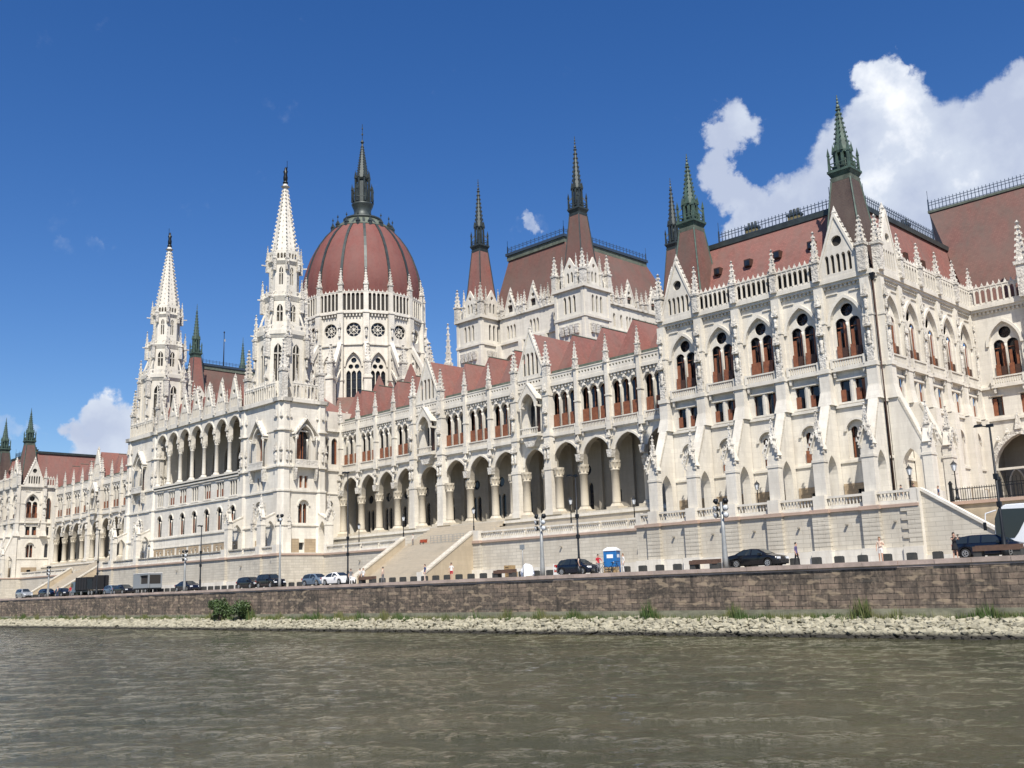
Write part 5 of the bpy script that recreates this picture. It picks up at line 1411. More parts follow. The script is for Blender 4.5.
def car(kind, col, x, y, label, face=1, group='cars parked along the quay'):
    rl, belt, Ln, hw, gr, wx = CARK[kind]; key = ('car', kind, col)
    if key not in CACHE:
        b = MB(); g = MB(); n = 44; rings = []
        for i in range(n+1):
            xx = Ln*i/n; zr = lerp(rl, xx); tap = min(1, .80+.55*min(xx, Ln-xx)); w = hw*min(1, tap)
            zl = .24
            for c in wx:
                if abs(xx-c) < .39: zl = max(zl, .33+math.sqrt(max(0, .39**2-(xx-c)**2)))
            bl = min(belt, zr-.02); k = max(0, min(1, (zr-bl)/.45)); wt = w*(.97-.22*k)
            zm = max(zl+.02, .5)
            rings.append([(w*.93, zl), (w, zm), (w, max(zm+.02, bl-.18)), (w*.97, max(zm+.04, bl)), (wt, max(zr-.05, bl)), (wt*.75, zr), (0, zr+.02)])
        m = len(rings[0])
        for s in (1, -1):
            vs = [(xx_i*Ln/n-Ln/2, s*p[0], p[1]) for xx_i, r in enumerate(rings) for p in r]
            b.add(vs, [(i*m+j, (i+1)*m+j, (i+1)*m+j+1, i*m+j+1) for i in range(n) for j in range(m-1)], col, True)
            b.add([(-Ln/2, s*p[0], p[1]) for p in rings[0]], [tuple(range(m))], col); b.add([(Ln/2, s*p[0], p[1]) for p in rings[-1]], [tuple(range(m))], col)
            for i in range(n):                # side windows, pillars left between
                xa, xb = Ln*i/n, Ln*(i+1)/n; mid = (xa+xb)/2; sp = (gr[0]+gr[1])/2+.1
                if gr[0] < xa and xb < gr[1] and abs(mid-sp) > .06 and rings[i][4][1]-rings[i][3][1] > .08 and rings[i+1][4][1]-rings[i+1][3][1] > .08 and not (kind in ('estate', 'offroad') and abs(mid-1.05) < .06):
                    q = [rings[i][3], rings[i+1][3], rings[i+1][4], rings[i][4]]
                    g.add([(xv-Ln/2, s*(p[0]+.012), p[1]+(.02 if t < 2 else -.02)) for t, (xv, p) in enumerate(zip((xa, xb, xb, xa), q))], [(0, 1, 2, 3)], 'car_glass')
        for i in range(n):                    # windscreen and rear window
            xa, xb = Ln*i/n, Ln*(i+1)/n; sl = (rings[i+1][6][1]-rings[i][6][1])/(Ln/n)
            if abs(sl) > .30 and rings[i][6][1] > belt+.04 and rings[i+1][6][1] > belt+.02:
                g.add([(xa-Ln/2, -rings[i][5][0], rings[i][5][1]+.03), (xb-Ln/2, -rings[i+1][5][0], rings[i+1][5][1]+.03), (xb-Ln/2, rings[i+1][5][0], rings[i+1][5][1]+.03), (xa-Ln/2, rings[i][5][0], rings[i][5][1]+.03)], [(0, 1, 2, 3)], 'car_glass')
        b.box(-Ln/2+.3, Ln/2-.3, -hw*.85, hw*.85, .18, .5, 'rubber')
        b.box(-Ln/2-.02, -Ln/2+.1, -hw*.7, hw*.7, .3, .42, 'rubber'); b.box(Ln/2-.1, Ln/2+.02, -hw*.6, hw*.6, .3, .48, 'rubber')
        hl = MB(); hl.box(-.1, .1, -.17, .17, -.08, .08, 'lens'); tl = MB(); tl.box(-.06, .06, -.14, .14, -.11, .11, 'lens_red'); mr = MB(); mr.box(-.08, .1, -.12, .12, -.07, .09, col)
        CACHE[key] = (b.mesh('body'), g.mesh('window_glass'), hl.mesh('headlight'), tl.mesh('tail_light'), mr.mesh('wing_mirror'))
    body, gl, hl, tl, mr = CACHE[key]
    S = empty('parked_car', Tr(x, y, ROAD-.055) @ Rz(0 if face > 0 else 180), label, 'car', group)
    inst('body', body, S); inst('window_glass', gl, S)
    for sy in (-1, 1):
        inst('headlight', hl, S, Tr(Ln/2-.13, sy*(hw*.68), .70)); inst('tail_light', tl, S, Tr(-Ln/2+.03, sy*(hw*.72), .85)); inst('wing_mirror', mr, S, Tr(gr[1]-Ln/2-.25, sy*(hw+.07), 1.0))
        for c in wx:
            w = inst('wheel', WHEEL[0], S, Tr(c-Ln/2, sy*(hw-.13), .33)); inst('rim', WHEEL[1], w)
car('estate', 'paint_navy', -25.6, 69.6, 'dark navy estate car parked beside the white coach, right end of the quay')
car('saloon', 'paint_black', -43.6, 70.2, 'shiny black saloon car parked right of the grey floodlight mast')
car('hatch', 'paint_navy', -62.2, 70, 'dark navy hatchback under the tall black lamp post near the blue toilet')
car('saloon', 'white_paint', -98.9, 69.6, 'white saloon car parked nose out, left of the stairs and the group of people')
car('hatch', 'paint_bluegrey', -103.9, 70.0, 'blue-grey hatchback parked just left of the white saloon')
car('offroad', 'paint_black', -112.9, 69.3, 'boxy black off-road car between a pale mast and the darker saloon')
car('estate', 'paint_black', -118.2, 69.6, 'low black estate parked left of the boxy off-road car')
car('saloon', 'paint_navy', -135.0, 69.6, 'large dark saloon parked alone right of the grey box trailer')
car('saloon', 'paint_black', -155.4, 69.6, 'black saloon parked left of the grey box trailer')
car('hatch', 'paint_bluegrey', -160.9, 70.3, 'blue-grey hatchback between the lorry and the black saloon')
car('estate', 'paint_navy', -186.0, 69.6, 'dark estate at the far left under the tall thin pole')
car('offroad', 'paint_silver', -198.8, 70.2, 'silver off-road car at the left edge of the picture')
car('hatch', 'paint_black', -180.5, 70.2, 'black hatchback parked left of the small orange figures')
car('hatch', 'paint_green', -175.6, 71, 'dark green hatchback partly behind the people, left of the lorry')

# box trailer
S = empty('box_trailer', Tr(-147.9, 69.8, ROAD-.055) @ Matrix.Diagonal((.72, 1, 1, 1)), 'grey box trailer with a big dark side opening parked on the quay', 'trailer')
b = MB(); b.panel(-3.4, 3.4, .75, 2.85, [('rect', 1.5, 1.75, 1.35, 2.6)], -1.1, .25, mat='trailer_grey'); b.box(-3.4, 3.4, -.84, 1.1, .75, 2.85, 'trailer_grey'); b.box(-3.45, 3.45, -1.14, 1.14, 2.85, 2.93, 'white_paint'); b.box(-3.4, -3.36, -1.1, -.8, .75, 2.85, 'trailer_grey'); b.box(3.36, 3.4, -1.1, -.8, .75, 2.85, 'trailer_grey'); b.box(-3.5, 3.5, -1.0, 1.0, .55, .75, 'iron'); b.build('body', S)
b = MB(); b.box(-.3, 3.3, -.90, -.87, 1.3, 2.65, 'void'); b.box(3.405, 3.43, -.85, .85, 1.35, 2.65, 'void'); b.build('window', S)
for c in (-1.9, -1.1, 2.2):
    for sy in (-.9, .9): w = inst('wheel', WHEEL[0], S, Tr(c, sy, .33)); inst('rim', WHEEL[1], w)
# lorry
S = empty('lorry', Tr(-170.0, 70.4, ROAD-.055), 'black lorry with a tall dark load, blue cab facing left, far left of the quay', 'lorry')
b = MB(); b.prism([(-5.0, .6), (-5.1, 1.5), (-4.9, 2.3), (-3.5, 2.35), (-3.5, .6)], -1.1, 1.1, 'paint_bluegrey'); b.build('cab', S)
b = MB(); b.box(-5.04, -4.2, -1.12, -1.105, 1.45, 2.1, 'car_glass'); b.prism([(-5.14, 1.45), (-5.0, 2.15), (-4.96, 2.15), (-5.1, 1.45)], -.95, .95, 'car_glass'); b.build('window_glass', S)
b = MB(); b.box(-3.4, 4.6, -1.0, 1.0, .6, .85, 'iron'); b.box(-3.3, 1.2, -1.1, 1.1, .95, 3.0, 'cloth_black'); b.box(1.3, 3.4, -1.1, 1.1, .95, 2.7, 'iron'); b.prism([(3.5, .9), (4.6, .9), (4.6, 3.1), (4.2, 3.2), (3.5, 2.2)], -1.1, 1.1, 'cloth_black')
for k in range(5): b.box(-3.2+k*1.05, -3.05+k*1.05, -1.16, -1.1, .95, 3.0, 'iron')
b.build('cargo_body', S)
for c in (-4.2, -1.0, 2.0, 3.2):
    for sy in (-.92, .92): w = inst('wheel', WHEEL[0], S, Tr(c, sy, .45) @ Matrix.Diagonal((1.35, 1, 1.35, 1))); inst('rim', WHEEL[1], w)
# coach
S = empty('coach', Tr(-20.4, 75.2, ROAD-.055), 'white touring coach with dark wrap-round windows entering at the right edge', 'bus')
b = MB(); prof = [(-6.4, .35), (-6.5, 1.2), (-6.35, 2.7), (-6.0, 3.45), (-5.5, 3.6), (5.8, 3.6), (6.0, 3.3), (6.0, .35)]
b.prism(prof, -1.27, 1.27, 'bus_white')
b.prism([(-6.1, 3.45), (-5.6, 3.66), (5.7, 3.66), (5.9, 3.55)], -1.1, 1.1, 'bus_white')
b.box(-6.3, 5.9, -1.28, 1.28, .3, .5, 'trailer_grey'); b.build('body', S)
b = MB(); b.prism([(-6.42, 1.35), (-6.35, 2.72), (-6.08, 3.36), (-3.9, 3.30), (-4.9, 1.7), (-5.2, 1.35)], -1.30, -1.28, 'car_glass'); b.prism([(-3.6, 1.75), (-3.0, 3.2), (5.6, 3.2), (5.6, 1.75)], -1.30, -1.28, 'car_glass')
b.prism([(-6.55, 1.3), (-6.40, 2.72), (-6.1, 3.4), (-6.05, 3.4), (-6.34, 2.7), (-6.48, 1.3)], -1.2, 1.2, 'car_glass'); b.build('window_glass', S)
b = MB(); b.tube((-6.2, -1.3, 3.3), (-6.9, -1.45, 3.1), .04, 'bus_white'); b.tube((-6.9, -1.45, 3.1), (-7.0, -1.45, 2.3), .04, 'bus_white'); b.box(-7.08, -6.94, -1.6, -1.35, 1.95, 2.5, 'iron'); b.build('wing_mirror', S)
for sy in (-1, 1): b = MB(); b.box(-6.52, -6.40, sy*.95-.2, sy*.95+.2, .75, 1.0, 'lens'); b.build('headlight', S)
for c in (-4.1, 2.9, 4.1):
    for sy in (-1.12, 1.12): w = inst('wheel', WHEEL[0], S, Tr(c, sy, .5) @ Matrix.Diagonal((1.5, 1.2, 1.5, 1))); inst('rim', WHEEL[1], w)

# portable toilet
S = empty('portable_toilet', Tr(-60.6, 73.0, ROAD-.06) @ Rz(20), 'blue portable toilet with a white domed roof beside the parked hatchback', 'portable toilet')
b = MB(); b.box(-.58, .58, -.58, .58, .1, 2.1, 'plastic_blue'); 
for k in range(5): b.box(.58, .61, -.5+k*.22, -.38+k*.22, .3, 1.5, 'plastic_blue')
b.box(-.62, -.52, -.62, -.52, .05, 2.15, 'plastic_blue'); b.box(.52, .62, -.62, -.52, .05, 2.15, 'plastic_blue'); b.box(-.65, .65, -.65, .65, 0, .12, 'rubber'); b.build('cabin', S)
b = MB(); b.frus(0, 0, 2.1, 2.22, .64, .64, 'plastic_white'); b.frus(0, 0, 2.22, 2.42, .62, .34, 'plastic_white'); b.build('roof', S)
d = MB(); d.box(-.44, .44, -.62, -.585, .18, 2.0, 'plastic_blue'); dd = d.build('door', S)
d = MB(); d.box(-.3, .3, -.635, -.622, 1.45, 1.78, 'plastic_white'); d.build('notice', dd)
d = MB(); d.box(.30, .38, -.66, -.62, 1.0, 1.12, 'plastic_white'); d.build('handle', dd)
d = MB(); d.box(.585, .60, -.3, .3, 1.5, 1.78, 'plastic_white'); d.build('notice', S)

# ---- lamps
def m_pole(h):
    b = MB(); b.lathe(0, 0, [(.22, 0), (.22, .5), (.15, .6), (.14, 1.4), (.10, 1.6), (.06, h)], 'iron', 10); return b.mesh('pole')
def tall_lamp(x, y, h, label, lean=0):
    S = empty('street_lamp', Tr(x, y, ROAD-.06), label, 'street lamp', 'tall black street lamps along the quay')
    inst('pole', cached(('pole', h), lambda: m_pole(h)), S)
    b = MB(); b.tube((0, 0, h-.1), (-.55, 0, h+.05), .04, 'iron', 6); b.box(-.2, .25, -.06, .06, h-.1, h+.1, 'iron'); b.build('arm', S)
    b = MB(); b.prism([(-1.0, h), (-.45, h), (-.5, h+.16), (-.9, h+.14)], -.14, .14, 'iron'); b.build('lamp_head', S)
    for z in (3.2, 5.0): b = MB(); b.box(-.13, .13, -.12, .12, z, z+.35, 'iron'); b.build('clamp', S)
tall_lamp(-24.45, 68.6, 8.5, 'tall thin black street lamp crossing the big portal, next to the white coach')
tall_lamp(-60.6, 68.4, 8.8, 'tall thin black street lamp above the dark hatchback near the blue toilet')
tall_lamp(-95.3, 68.4, 12.6, 'tallest black street lamp, in front of the arcade beside the white saloon')
tall_lamp(-129.2, 68.4, 8.7, 'tall thin black street lamp standing before the loggia block, right of the dark saloon')
tall_lamp(-162.6, 68.4, 10.2, 'tall thin black street lamp by the lorry at the far left stairs')
def m_flood():
    b = MB(); n = 10
    b.tube((0, .14, 0), (0, -.10, 0), .15, 'iron', 12, .24); b.tube((0, -.10, 0), (0, -.13, 0), .24, 'grey_pole', 12); c = b.mesh('floodlight')
    g = MB(); g.tube((0, -.13, 0), (0, -.15, 0), .19, 'lens', 12, .17); return c, g.mesh('lens')
FLD = m_flood()
def mast(x, y, h, label, k=1.0, rows=((0, .45), (-.55, .45), (-1.1, .45))):
    S = empty('floodlight_mast', Tr(x, y, ROAD-.06), label, 'floodlight mast', 'pale grey masts with clusters of round floodlights')
    b = MB(); b.lathe(0, 0, [(.24*k, 0), (.22*k, .8), (.16*k, 2.5), (.12*k, h)], 'grey_pole', 10); b.build('pole', S)
    b = MB()
    for dz, w in rows: b.box(-w, w, -.05, .05, h+dz-.12, h+dz-.04, 'iron')
    b.build('crossbar', S)
    for i, (dz, w) in enumerate(rows):
        for s in (-1, 1):
            M = Tr(s*w, -.12, h+dz+.08) @ Matrix.Rotation(R(s*25+(180 if i == 0 else 0)), 4, 'Z') @ Matrix.Rotation(R(18), 4, 'X')
            o = inst('floodlight', FLD[0], S, M); inst('lens', FLD[1], o)
mast(-45.3, 68.3, 5.2, 'nearest pale grey floodlight mast, left of the black saloon')
mast(-65.0, 68.3, 5.4, 'pale grey floodlight mast between the plank bench and the dark hatchback')
mast(-109.2, 68.3, 8.6, 'tallest pale floodlight mast, before the right tower, by the boxy off-road car', .8, ((0, .45), (-.5, .3)))
mast(-133.4, 68.3, 5.4, 'pale grey floodlight mast before the loggia block by the large dark saloon', .9)
mast(-182.3, 68.3, 5.0, 'pale grey floodlight mast at the foot of the distant stairs', .9)
def m_lantern():
    p = MB(); p.lathe(0, 0, [(.24, 0), (.2, .25), (.11, .35), (.09, .8), (.13, .85), (.07, 1.0), (.05, 2.55), (.1, 2.6), (.05, 2.65)], 'iron', 8); p.bar((-.28, 0, 2.35), (.28, 0, 2.35), .03, .03, 'iron')
    g = MB(); g.frus(0, 0, 2.68, 3.25, .12, .23, 'lens', n=6)
    c = MB(); c.frus(0, 0, 3.25, 3.5, .28, .08, 'iron', n=6); c.frus(0, 0, 3.5, 3.72, .06, 0, 'iron', n=6)
    for i in range(6):
        a = math.pi/6+math.pi/3*i; c.bar((.14*math.cos(a), .14*math.sin(a), 2.66), (.27*math.cos(a), .27*math.sin(a), 3.27), .02, .02, 'iron')
    return p.mesh('pole'), g.mesh('lamp_glass'), c.mesh('lamp_cap')
LAN = m_lantern()
for x, y, z, lab in ((-40.9, 93.2, 10.7, 'black iron lantern seen through the arch of the corner buttress'), (-37.3, 94.6, 10.8, 'black iron lantern by the iron railing at the head of the end stair'), (-56.9, 92.6, 10.7, 'black iron lantern on the terrace under the middle of the end pavilion'),
    (-76.4, 96.6, 10.9, 'black iron lantern on the terrace just left of the end pavilion'), (-86.6, 96.6, 11.7, 'black iron lantern on the terrace before the second column left of the pavilion'), (-104.2, 96.0, 11.8, 'black iron lantern on the right cheek of the main staircase'),
    (-119.2, 95.6, 11.8, 'black iron lantern on the left cheek of the main staircase'), (-131.6, 96.6, 11.4, 'black iron lantern before the leftmost arch of the near arcade'), (-147.6, 88.2, 10.8, 'black iron lantern at the foot of the right tower'),
    (-186.8, 88.2, 10.8, 'black iron lantern before the left end of the loggia block'), (-208.4, 90.0, 11.0, 'black iron lantern between the left tower and the distant arcade')):
    S = empty('terrace_lantern', Tr(x, y, z), lab, 'lantern', 'black iron lanterns on the terrace')
    inst('pole', LAN[0], S); inst('lamp_glass', LAN[1], S); inst('lamp_cap', LAN[2], S)

# flagpole on the northern hall roof
S = empty('flagpole', Tr(-234.8, 129.2, 60.7), 'dark flagpole with a small white cross-piece rising from the railed roof behind the loggia gables', 'flagpole')
b = MB(); b.lathe(0, 0, [(.18, 0), (.14, 5), (.09, 11.3)], 'iron', 8); b.build('pole', S)
b = MB(); b.frus(0, 0, 11.3, 11.7, .22, .1, 'iron', n=6); b.build('finial', S)
b = MB(); b.add([(0, 0, 9.6), (1.3, -.3, 9.3), (1.1, -.2, 8.7), (.1, 0, 9.0), (0, .05, 9.6), (1.3, -.25, 9.3), (1.1, -.15, 8.7), (.1, .05, 9.0)], [(0, 1, 2, 3), (4, 5, 6, 7), (0, 1, 5, 4), (2, 3, 7, 6)], 'white_paint'); b.build('pennant', S)

# street sign, barriers, crates, bicycle
S = empty('street_sign', Tr(-67.4, 68.2, ROAD-.06), 'thin grey post with a small blue sign plate above the plank bench', 'sign')
b = MB(); b.tube((0, 0, 0), (0, 0, 3.1), .04, 'grey_pole', 8); b.build('post', S); b = MB(); b.box(-.3, .3, -.06, -.03, 2.55, 3.0, 'trailer_grey'); b.build('sign_plate', S)
def barrier(x, y, z, rz, label):
    S = empty('crowd_barrier', Tr(x, y, z) @ Rz(rz), label, 'barrier', 'grey metal crowd barriers at the head of the stairs')
    b = MB(); 
    for zz in (.15, .45, .78, 1.1): b.bar((-1.1, 0, zz), (1.1, 0, zz), .045, .05, 'grey_pole')
    for xx in (-1.1, -.37, .37, 1.1): b.bar((xx, 0, 0), (xx, 0, 1.12), .05, .05, 'grey_pole')
    b.build('frame', S)
    for xx in (-.9, .9): b = MB(); b.bar((xx, -.3, .03), (xx, .3, .03), .05, .05, 'grey_pole'); b.build('foot', S)
for i, x in enumerate((-104.9, -107.4, -109.9, -112.4)): barrier(x, 96.0, 10.79, (2, -3, 4, 0)[i], 'grey metal crowd barrier in the row closing the head of the main stairs')
S = empty('striped_barrier', Tr(-64.6, 70, ROAD-.06), 'red and white barred roadworks barrier left of the dark hatchback', 'barrier')
for k in range(4): b = MB(); b.box(-.6, .6, -.04, .04, .15+.24*k, .30+.24*k, 'paint_red' if k % 2 else 'white_paint'); b.build('board', S)
for sx in (-.55, .55): b = MB(); b.box(sx-.05, sx+.05, -.06, .06, 0, 1.1, 'white_paint'); b.build('post', S)
S = empty('covered_crate', Tr(-68.6, 70, ROAD-.06), 'pile wrapped in white sheeting beside the sign post', 'covered pile')
b = MB(); vs = []; rr = random.Random(4)
pr = [(0, .72), (.35, .75), (.75, .66), (1.05, .5), (1.25, .22)]
for z, r in pr:
    for i in range(12): a = 2*math.pi*i/12; k = r*rr.uniform(.85, 1.1); vs.append((k*math.cos(a), k*.8*math.sin(a), z+rr.uniform(-.04, .06)))
b.add(vs, [(j*12+i, j*12+(i+1) % 12, (j+1)*12+(i+1) % 12, (j+1)*12+i) for j in range(4) for i in range(12)]+[tuple(range(48, 60))], 'plastic_white'); b.build('sheet', S)
b = MB(); b.box(-.7, .7, -.5, .5, 0, .12, 'wood_pale'); b.build('pallet', S)
for x, z, w, lab in ((-71.2, 0, .9, 'pale wooden crate standing on the quay left of the plank bench, lower of two'), (-71.4, .62, .7, 'pale wooden crate on top of the lower crate'), (-58.6, 0, 1.1, 'pale stone-coloured crate just right of the blue toilet')):
    S = empty('wooden_crate', Tr(x, 70.4, ROAD-.06+z), lab, 'crate', 'pale wooden crates on the quay')
    b = MB(); b.box(-w/2+.03, w/2-.03, -.37, .37, .04, .54, 'wood_dark'); b.build('inner_box', S)
    for k in range(3):
        b = MB(); b.box(-w/2, w/2, -.40, .40, .03+.2*k, .16+.2*k, 'wood_pale'); b.build('slat', S)
    for sx in (-1, 1): b = MB(); b.box(sx*(w/2-.05)-.06, sx*(w/2-.05)+.06, -.43, .43, 0, .6, 'wood_pale'); b.build('batten', S)
def bicycle(x, y, rz, label):
    S = empty('bicycle', Tr(x, y, ROAD-.06) @ Rz(rz), label, 'bicycle', 'bicycles on the quay')
    b = MB(); P_ = {'h': (.42, 0, .88), 's': (-.22, 0, .92), 'b': (-.05, 0, .30), 'r': (-.52, 0, .34), 'f': (.55, 0, .34)}
    for a, c in (('h', 's'), ('h', 'b'), ('s', 'b'), ('b', 'r'), ('s', 'r'), ('h', 'f')): b.tube(P_[a], P_[c], .022, 'iron', 6)
    b.build('frame', S); b = MB(); b.tube((.40, -.28, 1.02), (.40, .28, 1.02), .02, 'iron', 6); b.tube((.42, 0, .88), (.40, 0, 1.02), .02, 'iron', 6); b.build('handlebar', S)
    b = MB(); b.box(-.36, -.1, -.07, .07, .94, 1.0, 'rubber'); b.build('saddle', S)
    for xx in (-.52, .55):
        b = MB()
        for i in range(16): a, c = 2*math.pi*i/16, 2*math.pi*(i+1)/16; b.tube((xx+.33*math.cos(a), 0, .34+.33*math.sin(a)), (xx+.33*math.cos(c), 0, .34+.33*math.sin(c)), .022, 'rubber', 5)
        for i in range(8): a = math.pi*i/8; b.tube((xx-.32*math.cos(a), 0, .34-.32*math.sin(a)), (xx+.32*math.cos(a), 0, .34+.32*math.sin(a)), .006, 'grey_pole', 3)
        b.build('wheel', S)
bicycle(-58.9, 69.2, 10, 'bicycle held by the person in the red shirt, left of the blue toilet')
bicycle(-57.6, 69.6, -15, 'second bicycle, standing nearest the blue toilet')
bicycle(-119.0, 95.9, 10, 'bicycle leaning at the head of the main stairs beside the red cart') if False else None
S = empty('red_cart', Tr(-115.0, 95.9, 10.79) @ Matrix.Scale(.7, 4), 'small red hand cart parked at the head of the main stairs', 'cart')
b = MB(); b.prism([(-.7, .35), (.7, .35), (.85, 1.0), (-.6, 1.0)], -.4, .4, 'paint_orange'); b.build('tub', S)
for sx in (-.45, .45): w = inst('wheel', WHEEL[0], S, Tr(sx, -.42, .25) @ Matrix.Diagonal((.75, .4, .75, 1))); 
b = MB(); b.tube((.8, 0, .9), (1.3, 0, 1.1), .03, 'iron', 6); b.build('handle', S)

# ------------------------------------------------------------------ people
def person(x, y, z, rz, label, top='cloth_white', legs='cloth_blue', hair='hair_dark', sleeves=.5, pose=None, scale=1.0, dress=None, bare_legs=False, shoes='cloth_black', stride=.10, group=None, extra=None):
    """one continuous skinned body; facing -y"""
    J = {'pel': (0, 0, .94, .125, .10), 'spi': (0, .01, 1.10, .115, .09), 'che': (0, .01, 1.30, .145, .10), 'nek': (0, .01, 1.46, .058, .058), 'hea': (0, -.015, 1.56, .075, .085), 'crn': (0, -.01, 1.665, .07, .082),
         'nos': (0, -.112, 1.575, .012, .012)}
    for s, t in ((-1, 'l'), (1, 'r')):
        J['hp'+t] = (s*.09, 0, .90, .088, .09); J['kn'+t] = (s*.10, -s*stride*.6-.01, .50, .058, .06); J['an'+t] = (s*.105, -s*stride, .09, .038, .042); J['to'+t] = (s*.12, -s*stride-.16, .035, .036, .03)
        J['sh'+t] = (s*.175, .01, 1.395, .052, .052); J['el'+t] = (s*.235, .03, 1.12, .040, .040); J['wr'+t] = (s*.245, -.05, .88, .027, .027); J['ha'+t] = (s*.245, -.075, .80, .034, .02)
    if pose:
        for k, v in pose.items(): J[k] = (*v, *J[k][3:])
    E_ = [('pel', 'spi'), ('spi', 'che'), ('che', 'nek'), ('nek', 'hea'), ('hea', 'crn'), ('hea', 'nos')]
    for t in 'lr': E_ += [('pel', 'hp'+t), ('hp'+t, 'kn'+t), ('kn'+t, 'an'+t), ('an'+t, 'to'+t), ('che', 'sh'+t), ('sh'+t, 'el'+t), ('el'+t, 'wr'+t), ('wr'+t, 'ha'+t)]
    for t, s in (('l', -1), ('r', 1)):       # five fingers from each palm
        h = Vector(J['ha'+t][:3]); w = Vector(J['wr'+t][:3]); d = (h-w).normalized(); sd = Vector((0, 1, 0)) if abs(d.y) < .8 else Vector((1, 0, 0))
        for i, (o, ln) in enumerate(((-.026, .058), (-.009, .068), (.009, .064), (.026, .05))):
            a = h+sd*o; m_ = a+d*ln*.55; e = m_+d*ln*.4+Vector((-s*.012, 0, 0)); J[f'f{t}{i}a'] = (*m_, .009, .009); J[f'f{t}{i}b'] = (*e, .008, .008); E_ += [('ha'+t, f'f{t}{i}a'), (f'f{t}{i}a', f'f{t}{i}b')]
        a = w+(h-w)*.5-sd*.035; e = a+d*.04-sd*.02; J[f'th{t}'] = (*a, .011, .011); J[f'tt{t}'] = (*e, .009, .009); E_ += [('wr'+t, f'th{t}'), (f'th{t}', f'tt{t}')]
    keys = list(J); me = bpy.data.meshes.new('person'); me.from_pydata([J[k][:3] for k in keys], [(keys.index(a), keys.index(c)) for a, c in E_], [])
    o = bpy.data.objects.new('person', me); COL.objects.link(o)
    md = o.modifiers.new('s', 'SKIN'); md.use_smooth_shade = True
    for v, k in zip(me.skin_vertices[0].data, keys): v.radius = J[k][3:]; v.use_root = (k == 'pel')
    sb = o.modifiers.new('b', 'SUBSURF'); sb.levels = 1; sb.render_levels = 1
    dg = bpy.context.evaluated_depsgraph_get(); nm = bpy.data.meshes.new_from_object(o.evaluated_get(dg)); nm.name = 'person'
    o.modifiers.clear(); o.data = nm
    names = ['skin', top, legs, shoes]
    nm.materials.clear()
    for k in names: nm.materials.append(MATS[k])
    sh = [Vector(J['sh'+t][:3]) for t in 'lr']; el = [Vector(J['el'+t][:3]) for t in 'lr']; wr = [Vector(J['wr'+t][:3]) for t in 'lr']
    lowz = J['pel'][2]
    for p in nm.polygons:
        c = p.center; mi = 1
        if c.z > J['nek'][2]-.01 and abs(c.x-J['nek'][0]) < .11: mi = 0
        elif c.z < .075: mi = 3
        else:
            arm = None
            for i in (0, 1):
                for a, e, base in ((sh[i], el[i], 0), (el[i], wr[i], 1)):
                    d = e-a; t = max(0, min(1.6 if base else 1, (c-a).dot(d)/d.length_squared)); dist = (c-a-d*t).length
                    if dist < .075 and (arm is None or dist < arm[0]): arm = (dist, base+t)
            if arm and arm[1] > .12 and not (abs(c.x) < .15 and arm[1] < .5): mi = 1 if arm[1] < 2*sleeves else 0
            elif c.z < lowz+.02: mi = 0 if (bare_legs and c.z < .62) else 2
        p.material_index = mi; p.use_smooth = True
    o.matrix_basis = Tr(x, y, z) @ Rz(rz) @ Matrix.Scale(scale, 4)
    tag(o, label, 'person', group)
    hx, hy, hz = J['crn'][:3]
    hb = MB(); hb.lathe(hx, hy+.012, [(.06, hz-.085), (.088, hz-.05), (.09, hz), (.075, hz+.05), (.03, hz+.085)], hair, 10)
    if hair == 'hair_dark' and dress: hb.lathe(hx, hy+.06, [(.04, hz-.30), (.07, hz-.18), (.075, hz-.05), (.05, hz+.02)], hair, 8)
    vv = [v for v in hb.v]; hb.v = [(a, max(c, hy-.03) if e < hz+.02 else c, e) for a, c, e in vv]
    hb.build('hair', o)
    eb = MB()
    for s in (-1, 1): eb.frus(s*.028, -.095+J['hea'][1]+.015, J['hea'][2]+.035, J['hea'][2]+.048, .008, .006, 'void', n=6); eb.frus(s*.082, hy+.01, J['hea'][2]-.01, J['hea'][2]+.045, .012, .016, 'skin', n=6)
    eb.frus(0, -.098, J['hea'][2]-.035, J['hea'][2]-.028, .018, .016, 'paint_red', n=6); eb.build('face', o)
    if dress:
        d = MB(); d.lathe(J['pel'][0], 0, [(.125, 1.36), (.13, 1.25), (.105, 1.08), (.15, .92), (.20, .66), (.21, .58), (.15, .585)], dress, 14); d.build('dress', o)
    if extra: extra(o, J)
    return o
def phone(o, J):
    b = MB(); h = Vector(J['har'][:3]); b.box(h.x-.07, h.x+.07, h.y-.05, h.y-.035, h.z, h.z+.08, 'paint_black'); c = b.build('phone'); c.matrix_basis = o.matrix_basis.copy()
    tag(c, 'small dark phone held up by the woman in the black dress', 'phone')
person(-27.35, 67.95, ROAD-.06, 50, 'woman in a short black dress holding up a phone on the quay edge', 'cloth_black', 'skin', bare_legs=True, sleeves=.2, dress='cloth_black', stride=.05, scale=1.0,
       pose={'ell': (-.24, -.18, 1.24), 'wrl': (-.10, -.36, 1.44), 'hal': (-.06, -.40, 1.50), 'elr': (.24, -.18, 1.24), 'wrr': (.10, -.36, 1.44), 'har': (.06, -.40, 1.50)}, extra=phone)
person(-32.45, 67.95, ROAD-.06, 20, 'bare-shouldered man in cream shorts standing before the rusticated pier', 'cloth_cream', 'cloth_white', 'hair_light', .3, bare_legs=True, pose={'elr': (.28, -.05, 1.16), 'wrr': (.14, -.22, 1.26), 'har': (.08, -.26, 1.30)})
person(-39.45, 68.9, ROAD-.06, 100, 'man in a purple-grey shirt and dark trousers walking by the nose of the black saloon', 'cloth_purple', 'cloth_black', sleeves=.5, stride=.16)
